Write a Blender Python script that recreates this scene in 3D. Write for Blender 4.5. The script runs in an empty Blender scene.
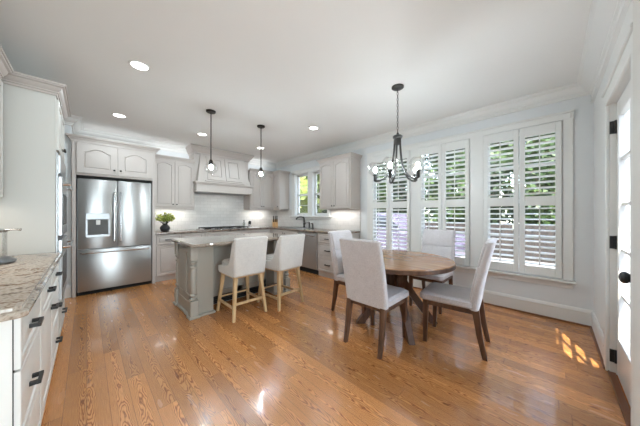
import bpy, bmesh, math, random
from mathutils import Vector, Matrix
PI = math.pi
rnd = random.Random(7)
sc = bpy.context.scene
COL = sc.collection

# ------------------------------------------------------------------ camera
CAM_H = 1.27
cam = bpy.data.cameras.new('camera')
cam.sensor_width = 36.0
cam.lens = 233.0 / 640.0 * 36.0
cam.shift_y = 0.5 / 640.0
cam.clip_start = 0.02
cam_o = bpy.data.objects.new('camera', cam)
cam_o.location = (0, 0, CAM_H)
cam_o.rotation_euler = (PI / 2, 0, -PI / 4)
COL.objects.link(cam_o)
sc.camera = cam_o

# ------------------------------------------------------------------ world
world = bpy.data.worlds.new('world')
sc.world = world
world.use_nodes = True
wn = world.node_tree.nodes
wl = world.node_tree.links
wn.clear()
w_out = wn.new('ShaderNodeOutputWorld')
w_bg = wn.new('ShaderNodeBackground')
w_sky = wn.new('ShaderNodeTexSky')
w_sky.sky_type = 'NISHITA'
w_sky.sun_disc = False
w_sky.sun_elevation = math.radians(55)
w_sky.sun_rotation = math.radians(225)
w_bg.inputs['Strength'].default_value = 2.2
w_mix = wn.new('ShaderNodeMix')
w_mix.data_type = 'RGBA'
w_mix.inputs[0].default_value = 0.55
w_mix.inputs[7].default_value = (1.15, 1.12, 1.08, 1)
wl.new(w_sky.outputs[0], w_mix.inputs[6])
wl.new(w_mix.outputs[2], w_bg.inputs[0])
wl.new(w_bg.outputs[0], w_out.inputs[0])

# ------------------------------------------------------------------ sun and large lights
def lamp(name, typ, loc, energy, color=(1, 1, 1), aim=None, **kw):
    l = bpy.data.lights.new(name, typ)
    l.energy = energy
    l.color = color
    for k, v in kw.items():
        setattr(l, k, v)
    o = bpy.data.objects.new(name, l)
    o.location = loc
    if aim is not None:
        d = Vector(aim)
        o.rotation_euler = d.to_track_quat('-Z', 'Y').to_euler()
    COL.objects.link(o)
    return o

SUN_E = math.radians(55)
sun_dir = (0.94 * math.cos(SUN_E), 0.342 * math.cos(SUN_E), -math.sin(SUN_E))
lamp('sun', 'SUN', (0, -6, 8), 13.0, (1.0, 0.95, 0.86), sun_dir, angle=math.radians(0.6))
# added fill lamp behind the camera; no window is built there
lamp('added_fill_lamp', 'AREA', (0.05, -2.6, 1.25), 100.0, (0.78, 0.92, 1.0), (0.45, 1, 0.30),
     shape='RECTANGLE', size=1.9, size_y=2.2)
CAN_POWER = 5.5

sc.view_settings.view_transform = 'Standard'
sc.view_settings.look = 'None'
sc.view_settings.gamma = 1.0
sc.view_settings.use_curve_mapping = False
sc.view_settings.exposure = 0.69
try:
    sc.cycles.use_denoising = True
    sc.cycles.max_bounces = 10
    sc.cycles.diffuse_bounces = 6
    sc.cycles.transparent_max_bounces = 16
    sc.cycles.caustics_reflective = False
    sc.cycles.caustics_refractive = False
    sc.cycles.sample_clamp_indirect = 4.0
except Exception:
    pass

# ------------------------------------------------------------------ materials
MATS = {}

def newmat(name):
    m = bpy.data.materials.new(name)
    m.use_nodes = True
    n = m.node_tree.nodes
    b = n['Principled BSDF']
    MATS[name] = m
    return m, n, m.node_tree.links, b

def setc(b, c, rough=0.5, metal=0.0, spec=0.5):
    b.inputs['Base Color'].default_value = (c[0], c[1], c[2], 1)
    b.inputs['Roughness'].default_value = rough
    b.inputs['Metallic'].default_value = metal
    b.inputs['Specular IOR Level'].default_value = spec

def srgb(r, g, b):
    f = lambda v: (v / 255 / 12.92) if v / 255 <= 0.04045 else ((v / 255 + 0.055) / 1.055) ** 2.4
    return (f(r), f(g), f(b))

def paint(name, c, rough=0.45, var=0.03, scale=3.0, bump=0.0, metal=0.0, spec=0.4):
    """a painted surface with slight natural variation"""
    m, n, l, b = newmat(name)
    setc(b, c, rough, metal, spec)
    tc = n.new('ShaderNodeTexCoord')
    nz = n.new('ShaderNodeTexNoise')
    nz.inputs['Scale'].default_value = scale
    nz.inputs['Detail'].default_value = 4
    mr = n.new('ShaderNodeMapRange')
    mr.inputs['To Min'].default_value = 1 - var
    mr.inputs['To Max'].default_value = 1 + var
    mx = n.new('ShaderNodeMix')
    mx.data_type = 'RGBA'
    mx.blend_type = 'MULTIPLY'
    mx.inputs[0].default_value = 1
    mx.inputs[6].default_value = (c[0], c[1], c[2], 1)
    l.new(tc.outputs['Object'], nz.inputs['Vector'])
    l.new(nz.outputs['Fac'], mr.inputs['Value'])
    l.new(mr.outputs[0], mx.inputs[7])
    l.new(mx.outputs[2], b.inputs['Base Color'])
    if bump:
        bp = n.new('ShaderNodeBump')
        bp.inputs['Strength'].default_value = bump
        bp.inputs['Distance'].default_value = 0.01
        n2 = n.new('ShaderNodeTexNoise')
        n2.inputs['Scale'].default_value = 220
        l.new(tc.outputs['Object'], n2.inputs['Vector'])
        l.new(n2.outputs['Fac'], bp.inputs['Height'])
        l.new(bp.outputs[0], b.inputs['Normal'])
    return m

def math_node(n, l, op, a, b=None, c=None):
    x = n.new('ShaderNodeMath')
    x.operation = op
    for i, v in enumerate((a, b, c)):
        if v is None:
            continue
        if isinstance(v, (int, float)):
            x.inputs[i].default_value = v
        else:
            l.new(v, x.inputs[i])
    return x.outputs[0]

def ramp(n, l, fac, stops):
    r = n.new('ShaderNodeValToRGB')
    el = r.color_ramp.elements
    while len(el) < len(stops):
        el.new(0.5)
    for e, (p, c) in zip(el, stops):
        e.position = p
        e.color = (c[0], c[1], c[2], 1)
    l.new(fac, r.inputs[0])
    return r.outputs[0]

def mat_floor():
    m, n, l, b = newmat('oak_floor')
    tc = n.new('ShaderNodeTexCoord')
    sp = n.new('ShaderNodeSeparateXYZ')
    l.new(tc.outputs['Object'], sp.inputs[0])
    X, Y = sp.outputs[0], sp.outputs[1]
    PW, PL = 0.108, 1.5
    u = math_node(n, l, 'DIVIDE', X, PW)
    iu = math_node(n, l, 'FLOOR', u)
    fu = math_node(n, l, 'FRACT', u)
    w1 = n.new('ShaderNodeTexWhiteNoise'); w1.noise_dimensions = '1D'
    l.new(iu, w1.inputs['W'])
    off = math_node(n, l, 'MULTIPLY', w1.outputs['Value'], 7.3)
    v = math_node(n, l, 'ADD', math_node(n, l, 'DIVIDE', Y, PL), off)
    iv = math_node(n, l, 'FLOOR', v)
    fv = math_node(n, l, 'FRACT', v)
    idc = n.new('ShaderNodeCombineXYZ')
    l.new(iu, idc.inputs[0]); l.new(iv, idc.inputs[1])
    w2 = n.new('ShaderNodeTexWhiteNoise'); w2.noise_dimensions = '2D'
    l.new(idc.outputs[0], w2.inputs['Vector'])
    rs = n.new('ShaderNodeSeparateXYZ')
    l.new(w2.outputs['Color'], rs.inputs[0])
    r1, r2, r3 = rs.outputs[0], rs.outputs[1], rs.outputs[2]
    # cathedral grain: contour lines of a warped parabola inside every plank
    cx = math_node(n, l, 'SUBTRACT', fu, math_node(n, l, 'MULTIPLY_ADD', r1, 0.9, 0.05))
    c2 = math_node(n, l, 'MULTIPLY', math_node(n, l, 'MULTIPLY', cx, cx), 2.4)
    nc = n.new('ShaderNodeCombineXYZ')
    l.new(math_node(n, l, 'MULTIPLY_ADD', r2, 40, math_node(n, l, 'MULTIPLY', X, 13.0)), nc.inputs[0])
    l.new(math_node(n, l, 'MULTIPLY', Y, 2.6), nc.inputs[1])
    nz = n.new('ShaderNodeTexNoise')
    nz.inputs['Scale'].default_value = 1.0
    nz.inputs['Detail'].default_value = 3
    l.new(nc.outputs[0], nz.inputs['Vector'])
    sgn = math_node(n, l, 'SUBTRACT', math_node(n, l, 'MULTIPLY', math_node(n, l, 'ROUND', r2), 2), 1)
    field = math_node(n, l, 'ADD', c2, math_node(n, l, 'MULTIPLY', math_node(n, l, 'MULTIPLY', Y, 0.45), sgn))
    field = math_node(n, l, 'MULTIPLY_ADD', nz.outputs['Fac'], 0.75, field)
    ring = math_node(n, l, 'FRACT', math_node(n, l, 'MULTIPLY', field, 15.0))
    ring = math_node(n, l, 'ABSOLUTE', math_node(n, l, 'MULTIPLY_ADD', ring, 2, -1))
    ring = math_node(n, l, 'POWER', ring, 0.8)
    # pores
    pc = n.new('ShaderNodeCombineXYZ')
    l.new(math_node(n, l, 'MULTIPLY', X, 260), pc.inputs[0])
    l.new(math_node(n, l, 'MULTIPLY', Y, 9), pc.inputs[1])
    pz = n.new('ShaderNodeTexNoise')
    pz.inputs['Scale'].default_value = 1.0
    pz.inputs['Detail'].default_value = 3
    l.new(pc.outputs[0], pz.inputs['Vector'])
    g = math_node(n, l, 'MULTIPLY_ADD', pz.outputs['Fac'], 0.45, math_node(n, l, 'MULTIPLY', ring, 0.62))
    col = ramp(n, l, g, [(0.14, srgb(84, 42, 18)), (0.36, srgb(150, 91, 47)), (0.60, srgb(194, 132, 76)), (0.9, srgb(210, 150, 91))])
    tone = n.new('ShaderNodeMapRange')
    tone.inputs['To Min'].default_value = 0.76
    tone.inputs['To Max'].default_value = 1.22
    l.new(r3, tone.inputs['Value'])
    mx = n.new('ShaderNodeMix'); mx.data_type = 'RGBA'; mx.blend_type = 'MULTIPLY'; mx.inputs[0].default_value = 1
    l.new(col, mx.inputs[6]); l.new(tone.outputs[0], mx.inputs[7])
    # seams between planks
    e1 = math_node(n, l, 'MINIMUM', fu, math_node(n, l, 'SUBTRACT', 1, fu))
    e1 = math_node(n, l, 'MULTIPLY', e1, PW)
    e2 = math_node(n, l, 'MULTIPLY', math_node(n, l, 'MINIMUM', fv, math_node(n, l, 'SUBTRACT', 1, fv)), PL)
    e = math_node(n, l, 'MINIMUM', e1, e2)
    seam = n.new('ShaderNodeMapRange')
    seam.inputs['From Min'].default_value = 0.0004
    seam.inputs['From Max'].default_value = 0.0022
    seam.inputs['To Min'].default_value = 0.45
    seam.inputs['To Max'].default_value = 1.0
    l.new(e, seam.inputs['Value'])
    m2 = n.new('ShaderNodeMix'); m2.data_type = 'RGBA'; m2.blend_type = 'MULTIPLY'; m2.inputs[0].default_value = 1
    l.new(mx.outputs[2], m2.inputs[6]); l.new(seam.outputs[0], m2.inputs[7])
    l.new(m2.outputs[2], b.inputs['Base Color'])
    b.inputs['Roughness'].default_value = 0.2
    b.inputs['Specular IOR Level'].default_value = 0.8
    b.inputs['Coat Weight'].default_value = 0.3
    b.inputs['Coat Roughness'].default_value = 0.07
    rr = n.new('ShaderNodeMapRange')
    rr.inputs['To Min'].default_value = 0.17
    rr.inputs['To Max'].default_value = 0.32
    l.new(nz.outputs['Fac'], rr.inputs['Value'])
    l.new(rr.outputs[0], b.inputs['Roughness'])
    bp = n.new('ShaderNodeBump')
    bp.inputs['Strength'].default_value = 0.12
    bp.inputs['Distance'].default_value = 0.002
    l.new(math_node(n, l, 'MULTIPLY', g, seam.outputs[0]), bp.inputs['Height'])
    l.new(bp.outputs[0], b.inputs['Normal'])
    return m

def mat_wood(name, dark, light, rough=0.4, axis=2, scale=1.0):
    m, n, l, b = newmat(name)
    tc = n.new('ShaderNodeTexCoord')
    mp = n.new('ShaderNodeMapping')
    s = [26 * scale] * 3
    s[axis] = 2.2 * scale
    mp.inputs['Scale'].default_value = s
    nz = n.new('ShaderNodeTexNoise')
    nz.inputs['Scale'].default_value = 1.0
    nz.inputs['Detail'].default_value = 6
    nz.inputs['Distortion'].default_value = 0.6
    l.new(tc.outputs['Object'], mp.inputs[0]); l.new(mp.outputs[0], nz.inputs['Vector'])
    col = ramp(n, l, nz.outputs['Fac'], [(0.28, dark), (0.72, light)])
    l.new(col, b.inputs['Base Color'])
    b.inputs['Roughness'].default_value = rough
    bp = n.new('ShaderNodeBump'); bp.inputs['Strength'].default_value = 0.08; bp.inputs['Distance'].default_value = 0.002
    l.new(nz.outputs['Fac'], bp.inputs['Height']); l.new(bp.outputs[0], b.inputs['Normal'])
    return m

def mat_granite(name, stops, rough=0.12, scale=9.0):
    m, n, l, b = newmat(name)
    tc = n.new('ShaderNodeTexCoord')
    a = n.new('ShaderNodeTexNoise'); a.inputs['Scale'].default_value = scale; a.inputs['Detail'].default_value = 8
    a.inputs['Roughness'].default_value = 0.62; a.inputs['Distortion'].default_value = 1.3
    v = n.new('ShaderNodeTexVoronoi'); v.inputs['Scale'].default_value = scale * 11
    l.new(tc.outputs['Object'], a.inputs['Vector']); l.new(tc.outputs['Object'], v.inputs['Vector'])
    f = math_node(n, l, 'MULTIPLY_ADD', v.outputs['Distance'], 0.22, math_node(n, l, 'SUBTRACT', a.outputs['Fac'], 0.07))
    l.new(ramp(n, l, f, stops), b.inputs['Base Color'])
    b.inputs['Roughness'].default_value = rough
    b.inputs['Specular IOR Level'].default_value = 0.6
    return m

def mat_fabric(name, c1, c2, scale=160):
    m, n, l, b = newmat(name)
    tc = n.new('ShaderNodeTexCoord')
    a = n.new('ShaderNodeTexNoise'); a.inputs['Scale'].default_value = scale; a.inputs['Detail'].default_value = 2
    c = n.new('ShaderNodeTexNoise'); c.inputs['Scale'].default_value = 14; c.inputs['Detail'].default_value = 4
    l.new(tc.outputs['Object'], a.inputs['Vector']); l.new(tc.outputs['Object'], c.inputs['Vector'])
    f = math_node(n, l, 'MULTIPLY_ADD', a.outputs['Fac'], 0.82, math_node(n, l, 'MULTIPLY', c.outputs['Fac'], 0.18))
    l.new(ramp(n, l, f, [(0.36, c1), (0.64, c2)]), b.inputs['Base Color'])
    b.inputs['Roughness'].default_value = 0.95
    b.inputs['Specular IOR Level'].default_value = 0.15
    b.inputs['Sheen Weight'].default_value = 0.25
    bp = n.new('ShaderNodeBump'); bp.inputs['Strength'].default_value = 0.25; bp.inputs['Distance'].default_value = 0.003
    l.new(a.outputs['Fac'], bp.inputs['Height']); l.new(bp.outputs[0], b.inputs['Normal'])
    return m

def mat_steel(name, c, rough=0.26):
    m, n, l, b = newmat(name)
    setc(b, c, rough, 1.0)
    b.inputs['Anisotropic'].default_value = 0.7
    b.inputs['Anisotropic Rotation'].default_value = 0.25
    tc = n.new('ShaderNodeTexCoord'); mp = n.new('ShaderNodeMapping')
    mp.inputs['Scale'].default_value = (3, 3, 320)
    nz = n.new('ShaderNodeTexNoise'); nz.inputs['Scale'].default_value = 1; nz.inputs['Detail'].default_value = 2
    l.new(tc.outputs['Object'], mp.inputs[0]); l.new(mp.outputs[0], nz.inputs['Vector'])
    r = n.new('ShaderNodeMapRange'); r.inputs['To Min'].default_value = rough - 0.05; r.inputs['To Max'].default_value = rough + 0.06
    l.new(nz.outputs['Fac'], r.inputs['Value']); l.new(r.outputs[0], b.inputs['Roughness'])
    bp = n.new('ShaderNodeBump'); bp.inputs['Strength'].default_value = 0.008; bp.inputs['Distance'].default_value = 0.002
    l.new(nz.outputs['Fac'], bp.inputs['Height']); l.new(bp.outputs[0], b.inputs['Normal'])
    return m

def mat_glass(name, tint=(1, 1, 1), refl=1.0, rough=0.02):
    m, n, l, b = newmat(name)
    n.remove(b)
    t = n.new('ShaderNodeBsdfTransparent'); t.inputs[0].default_value = (*tint, 1)
    g = n.new('ShaderNodeBsdfGlossy'); g.inputs['Roughness'].default_value = rough
    fr = n.new('ShaderNodeFresnel'); fr.inputs[0].default_value = 1.45
    mix = n.new('ShaderNodeMixShader')
    l.new(math_node(n, l, 'MULTIPLY', fr.outputs[0], refl), mix.inputs[0])
    l.new(t.outputs[0], mix.inputs[1]); l.new(g.outputs[0], mix.inputs[2])
    l.new(mix.outputs[0], n['Material Output'].inputs[0])
    return m

def mat_emit(name, c, s):
    m, n, l, b = newmat(name)
    setc(b, (0.9, 0.9, 0.9), 0.4)
    b.inputs['Emission Color'].default_value = (*c, 1)
    b.inputs['Emission Strength'].default_value = s
    return m

def mat_tile(name, ax):
    m, n, l, b = newmat(name)
    tc = n.new('ShaderNodeTexCoord'); sp = n.new('ShaderNodeSeparateXYZ'); cb = n.new('ShaderNodeCombineXYZ')
    l.new(tc.outputs['Object'], sp.inputs[0])
    l.new(sp.outputs[ax], cb.inputs[0]); l.new(sp.outputs[2], cb.inputs[1])
    br = n.new('ShaderNodeTexBrick')
    br.inputs['Scale'].default_value = 1.0
    br.inputs['Brick Width'].default_value = 0.155
    br.inputs['Row Height'].default_value = 0.078
    br.inputs['Mortar Size'].default_value = 0.0022
    br.inputs['Mortar Smooth'].default_value = 0.3
    br.inputs['Color1'].default_value = (0.66, 0.65, 0.63, 1)
    br.inputs['Color2'].default_value = (0.60, 0.595, 0.575, 1)
    br.inputs['Mortar'].default_value = (0.47, 0.46, 0.44, 1)
    l.new(cb.outputs[0], br.inputs['Vector'])
    l.new(br.outputs['Color'], b.inputs['Base Color'])
    b.inputs['Roughness'].default_value = 0.16
    bp = n.new('ShaderNodeBump'); bp.inputs['Strength'].default_value = 0.3; bp.inputs['Distance'].default_value = 0.003; bp.invert = True
    l.new(br.outputs['Fac'], bp.inputs['Height']); l.new(bp.outputs[0], b.inputs['Normal'])
    return m

def mat_leaf(name, c1, c2):
    m, n, l, b = newmat(name)
    oi = n.new('ShaderNodeTexCoord')
    nz = n.new('ShaderNodeTexNoise'); nz.inputs['Scale'].default_value = 3.1; nz.inputs['Detail'].default_value = 5
    l.new(oi.outputs['Object'], nz.inputs['Vector'])
    l.new(ramp(n, l, nz.outputs['Fac'], [(0.3, c1), (0.7, c2)]), b.inputs['Base Color'])
    b.inputs['Roughness'].default_value = 0.55
    return m

FLOOR = mat_floor()
CEIL = paint('ceiling_paint', srgb(226, 225, 222), 0.7, 0.01)
WALL = paint('wall_paint', srgb(211, 214, 215), 0.6, 0.012)
TRIM = paint('white_trim_paint', srgb(218, 218, 215), 0.35, 0.01)
LOUV = paint('daylit_louver_paint', srgb(238, 238, 235), 0.4, 0.01)  # brighter than the trim: daylight on the louvers put into the paint
LEFTWHITE = paint('soft_white_cabinet_paint', srgb(194, 192, 186), 0.4, 0.01)
DRAWERW = paint('white_drawer_paint', srgb(226, 225, 221), 0.38, 0.01)
CAB = paint('greige_cabinet_paint', srgb(182, 174, 168), 0.4, 0.015)
ISL = paint('taupe_island_paint', srgb(160, 155, 145), 0.42, 0.02)
STEEL = mat_steel('stainless_steel', (0.41, 0.41, 0.405), 0.30)
STEEL.node_tree.nodes['Principled BSDF'].inputs['Metallic'].default_value = 0.78
STEEL_H = mat_steel('polished_steel', (0.62, 0.62, 0.62), 0.16)
STEEL_D = mat_steel('dark_steel', (0.22, 0.22, 0.22), 0.3)
BLACK = paint('black_metal', (0.012, 0.012, 0.012), 0.4, 0.1)
BRONZE = paint('oil_rubbed_bronze', (0.03, 0.026, 0.023), 0.35, 0.15, metal=0.6)
PEWTER = paint('brushed_pewter_metal', (0.035, 0.033, 0.031), 0.42, 0.1, metal=0.3)
DARKPL = paint('dark_grey_plastic', (0.10, 0.098, 0.095), 0.5, 0.05)
GAP = paint('shadow_gap_black', (0.01, 0.01, 0.01), 0.8, 0.05)
GRAN_L = mat_granite('tan_granite', [(0.33, srgb(40, 36, 34)), (0.40, srgb(112, 94, 80)), (0.47, srgb(164, 150, 136)), (0.56, srgb(180, 168, 154)), (0.66, srgb(132, 106, 86)), (0.76, srgb(86, 70, 58))], 0.1, 5.5)
GRAN_B = mat_granite('brown_granite', [(0.30, srgb(44, 36, 32)), (0.46, srgb(96, 82, 74)), (0.58, srgb(142, 128, 116)), (0.72, srgb(86, 70, 60))], 0.1)
GRAN_I = mat_granite('pale_granite', [(0.28, srgb(52, 44, 38)), (0.42, srgb(118, 104, 92)), (0.56, srgb(152, 140, 128)), (0.74, srgb(96, 78, 64))], 0.07, 7)
WALNUT = mat_wood('walnut_wood', srgb(66, 43, 30), srgb(112, 80, 60), 0.4, 2)
WALNUT_T = mat_wood('walnut_table_top', srgb(146, 102, 70), srgb(184, 138, 100), 0.16, 1, 0.7)
WALNUT_T.node_tree.nodes['Principled BSDF'].inputs['Specular IOR Level'].default_value = 0.6
BEECH = mat_wood('pale_oak_wood', srgb(176, 144, 104), srgb(212, 182, 140), 0.45, 2)
FAB_G = mat_fabric('grey_linen_fabric', srgb(184, 180, 181), srgb(212, 208, 209))
FAB_W = mat_fabric('off_white_linen_fabric', srgb(192, 188, 183), srgb(212, 208, 203))
GLASS = mat_glass('clear_glass', (0.98, 0.99, 0.98), 0.3)
GLOBE = mat_glass('globe_glass', (0.99, 0.99, 0.985), 0.34, 0.08)
BULB = mat_emit('lit_bulb', (0.82, 0.935, 1.0), 225.0)
BULB_P = mat_emit('lit_pendant_bulb', (0.82, 0.935, 1.0), 410.0)
CANLENS = mat_emit('can_lens', (1.0, 0.97, 0.92), 6.0)
TILE_B = mat_tile('white_subway_tile_back', 0)
TILE_R = mat_tile('white_subway_tile_side', 1)
LEAF_A = mat_leaf('leaf_bright', srgb(27, 46, 12), srgb(58, 78, 26))
LEAF_B = mat_leaf('leaf_deep', srgb(14, 26, 9), srgb(38, 55, 19))
LEAF_Y = mat_leaf('leaf_yellow_green', srgb(44, 58, 16), srgb(128, 138, 56))
LEAF_C = mat_leaf('leaf_houseplant', srgb(120, 134, 46), srgb(196, 200, 110))
BARK = mat_wood('bark', srgb(58, 46, 38), srgb(104, 88, 74), 0.9, 2, 0.6)
FENCEW = mat_wood('weathered_fence_wood', srgb(24, 19, 16), srgb(50, 41, 34), 0.8, 2, 0.4)
GROUND = paint('outdoor_ground', srgb(50, 54, 38), 0.9, 0.25, 1.2)
DRIVE = paint('pale_concrete', srgb(120, 116, 112), 0.85, 0.06, 2.0)
BRICKRED = paint('shoe_mould_wood', srgb(116, 74, 46), 0.4, 0.06)
CARP = paint('car_paint_silver_lilac', srgb(100, 92, 110), 0.2, 0.01, metal=0.3, spec=0.6)
CARG = paint('car_window_tint', (0.02, 0.022, 0.025), 0.08, 0.02)
RUBBER = paint('tyre_rubber', (0.014, 0.014, 0.014), 0.7, 0.1)
CERAM = paint('charcoal_ceramic', (0.035, 0.035, 0.037), 0.5, 0.2, 12)
PORCH = paint('porch_boards', srgb(200, 198, 192), 0.6, 0.03)
BLOCKW = mat_wood('beech_block_wood', srgb(176, 128, 78), srgb(212, 168, 114), 0.45, 2)

# ------------------------------------------------------------------ mesh builder
class MB:
    def __init__(self):
        self.bm = bmesh.new()

    def quad(self, pts):
        vs = [self.bm.verts.new(p) for p in pts]
        self.bm.faces.new(vs)

    def box(self, x0, y0, z0, x1, y1, z1, bev=0.0, seg=1):
        bm = self.bm
        if x1 < x0: x0, x1 = x1, x0
        if y1 < y0: y0, y1 = y1, y0
        if z1 < z0: z0, z1 = z1, z0
        v = [bm.verts.new(p) for p in ((x0, y0, z0), (x1, y0, z0), (x1, y1, z0), (x0, y1, z0),
                                       (x0, y0, z1), (x1, y0, z1), (x1, y1, z1), (x0, y1, z1))]
        fs = [bm.faces.new([v[i] for i in f]) for f in ((0, 3, 2, 1), (4, 5, 6, 7), (0, 1, 5, 4), (1, 2, 6, 5), (2, 3, 7, 6), (3, 0, 4, 7))]
        if bev > 0:
            es = list({e for f in fs for e in f.edges})
            bmesh.ops.bevel(bm, geom=es, offset=bev, segments=seg, profile=0.5, affect='EDGES', clamp_overlap=True)
        return self

    def prism(self, poly, axis, a, b):
        """poly: 2D points in the plane across `axis`; extruded from a to b"""
        def p3(p, t):
            if axis == 'x': return (t, p[0], p[1])
            if axis == 'y': return (p[0], t, p[1])
            return (p[0], p[1], t)
        bm = self.bm
        A = [bm.verts.new(p3(p, a)) for p in poly]
        B = [bm.verts.new(p3(p, b)) for p in poly]
        n = len(poly)
        bm.faces.new(A); bm.faces.new(B[::-1])
        for i in range(n):
            bm.faces.new((A[i], B[i], B[(i + 1) % n], A[(i + 1) % n]))
        return self

    def rings(self, rings, cap=True, closed=True):
        bm = self.bm
        R = [[bm.verts.new(p) for p in r] for r in rings]
        n = len(R[0])
        for a, b in zip(R, R[1:]):
            for i in range(n if closed else n - 1):
                j = (i + 1) % n
                bm.faces.new((a[i], a[j], b[j], b[i]))
        if cap:
            bm.faces.new(R[0][::-1]); bm.faces.new(R[-1])
        return self

    def lathe(self, prof, c=(0, 0, 0), n=20, axis='z', cap=True):
        rings = []
        for r, z in prof:
            ring = []
            for i in range(n):
                a = 2 * PI * i / n
                p = (r * math.cos(a), r * math.sin(a), z)
                if axis == 'x': p = (p[2], p[0], p[1])
                if axis == 'y': p = (p[1], p[2], p[0])
                ring.append((c[0] + p[0], c[1] + p[1], c[2] + p[2]))
            rings.append(ring)
        return self.rings(rings, cap)

    def sphere(self, c, r, n=16, m=10, sz=1.0):
        prof = [(max(r * math.sin(PI * k / m), 1e-4), -r * sz * math.cos(PI * k / m)) for k in range(m + 1)]
        return self.lathe(prof, c, n)

    def tube(self, pts, r, n=8, cap=True):
        pts = [Vector(p) for p in pts]
        rad = r if isinstance(r, (list, tuple)) else [r] * len(pts)
        rings = []
        up = None
        for i, p in enumerate(pts):
            if i == 0: t = pts[1] - pts[0]
            elif i == len(pts) - 1: t = pts[-1] - pts[-2]
            else: t = (pts[i + 1] - pts[i]).normalized() + (pts[i] - pts[i - 1]).normalized()
            t.normalize()
            if up is None:
                up = Vector((0, 0, 1)) if abs(t.z) < 0.9 else Vector((1, 0, 0))
            s = t.cross(up).normalized()
            up = s.cross(t).normalized()
            rings.append([tuple(p + rad[i] * (math.cos(2 * PI * k / n) * s + math.sin(2 * PI * k / n) * up)) for k in range(n)])
        return self.rings(rings, cap)

    def bar(self, a, b, w, d, up=(0, 0, 1), bev=0.0, taper=1.0):
        """rectangular bar from a to b"""
        a, b = Vector(a), Vector(b)
        t = (b - a).normalized()
        s = t.cross(Vector(up))
        s = s.normalized() if s.length > 1e-5 else Vector((1, 0, 0))
        u = s.cross(t).normalized()
        def ring(p, k):
            return [tuple(p + s * (sx * w / 2 * k) + u * (sy * d / 2 * k)) for sx, sy in ((-1, -1), (1, -1), (1, 1), (-1, 1))]
        return self.rings([ring(a, 1), ring(b, taper)])

    def loft(self, secs, n=4):
        """rounded-rectangle sections (cx, cy, z, half_w, half_d, radius)"""
        rings = []
        for cx, cy, z, hw, hd, r in secs:
            r = min(r, hw * 0.98, hd * 0.98)
            ring = []
            for k, (sx, sy) in enumerate(((1, 1), (-1, 1), (-1, -1), (1, -1))):
                for i in range(n + 1):
                    a = PI / 2 * k + PI / 2 * i / n
                    ring.append((cx + sx * (hw - r) + r * math.cos(a), cy + sy * (hd - r) + r * math.sin(a), z))
            rings.append(ring)
        return self.rings(rings)

    def sweep(self, prof, path, closed=False):
        """profile (out, z) swept along 2D path; out is to the LEFT of travel; mitred corners"""
        P = [Vector((p[0], p[1])) for p in path]
        n = len(P)
        rings = []
        for i in range(n):
            dirs = []
            if i > 0 or closed: dirs.append((P[i] - P[i - 1]).normalized())
            if i < n - 1 or closed: dirs.append((P[(i + 1) % n] - P[i]).normalized())
            nn = [Vector((-d.y, d.x)) for d in dirs]
            if len(nn) == 2:
                m = (nn[0] + nn[1])
                m = m / (m.length_squared / 2)
            else:
                m = nn[0]
            rings.append([(P[i].x + m.x * o, P[i].y + m.y * o, z) for o, z in prof])
        if closed:
            rings.append(rings[0])
        return self.rings(rings, cap=not closed)

    def panel_door(self, x0, z0, x1, z1, y=0.0, t=0.02, fr=0.055, arch=0.0, raise_=True):
        """raised panel door; front face looks to -y at y-t, back at y; arch = rise of the cathedral top"""
        N = 12
        def outline(a, b, c, d, ar):
            pts = [(a, c), (b, c)]
            for k in range(N + 1):
                s = 1 - 2 * k / N
                e = min(1.0, abs(s) / 0.86)
                z = d - ar * (1 - math.cos(e * PI / 2)) if ar else d
                pts.append((a + (b - a) * (s + 1) / 2, z))
            return pts
        f = fr
        o0 = outline(x0, x1, z0, z1, 0)
        be = 0.003
        o0b = outline(x0 + be, x1 - be, z0 + be, z1 - be, 0)
        o1 = outline(x0 + f, x1 - f, z0 + f, z1 - f * 0.9, arch)
        def ins(q, ar=arch):
            return outline(x0 + f + q, x1 - f - q, z0 + f + q, z1 - f * 0.9 - q, ar)
        Y = lambda pts, yy: [(p[0], yy, p[1]) for p in pts]
        R = [Y(o0, y), Y(o0, y - t + be), Y(o0b, y - t), Y(o1, y - t), Y(ins(0.003), y - t + 0.014), Y(ins(0.009), y - t + 0.014)]
        if raise_:
            R += [Y(ins(0.012), y - t + 0.006), Y(ins(0.034), y - t + 0.001)]
        self.rings(R)
        return self

    def build(self, name, mat, parent=None, loc=None, rot=0.0, sharp=29):
        me = bpy.data.meshes.new(name)
        bmesh.ops.recalc_face_normals(self.bm, faces=self.bm.faces)
        self.bm.to_mesh(me)
        self.bm.free()
        for p in me.polygons:
            p.use_smooth = True
        me.set_sharp_from_angle(angle=math.radians(sharp))
        me.materials.append(mat)
        o = bpy.data.objects.new(name, me)
        COL.objects.link(o)
        if parent is not None:
            o.parent = parent
        if loc: o.location = loc
        o.rotation_euler[2] = rot
        return o

def tag(o, label, cat, group=None, kind=None):
    o['label'] = label
    o['category'] = cat
    if group: o['group'] = group
    if kind: o['kind'] = kind
    return o

def thing(name, label, cat, loc=(0, 0, 0), rot=0.0, group=None):
    o = bpy.data.objects.new(name, None)
    o.empty_display_size = 0.1
    COL.objects.link(o)
    o.location = loc
    o.rotation_euler = (0, 0, rot)
    return tag(o, label, cat, group)

def struct(o):
    o['kind'] = 'structure'
    return o

def copy_tree(o, parent=None):
    c = o.copy()
    COL.objects.link(c)
    if parent is not None:
        c.parent = parent
    for ch in list(o.children):
        copy_tree(ch, c)
    return c

# ------------------------------------------------------------------ room shell
W, YB, YN, XL, H = 3.98, 5.80, -0.32, -0.85, 2.73

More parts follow.
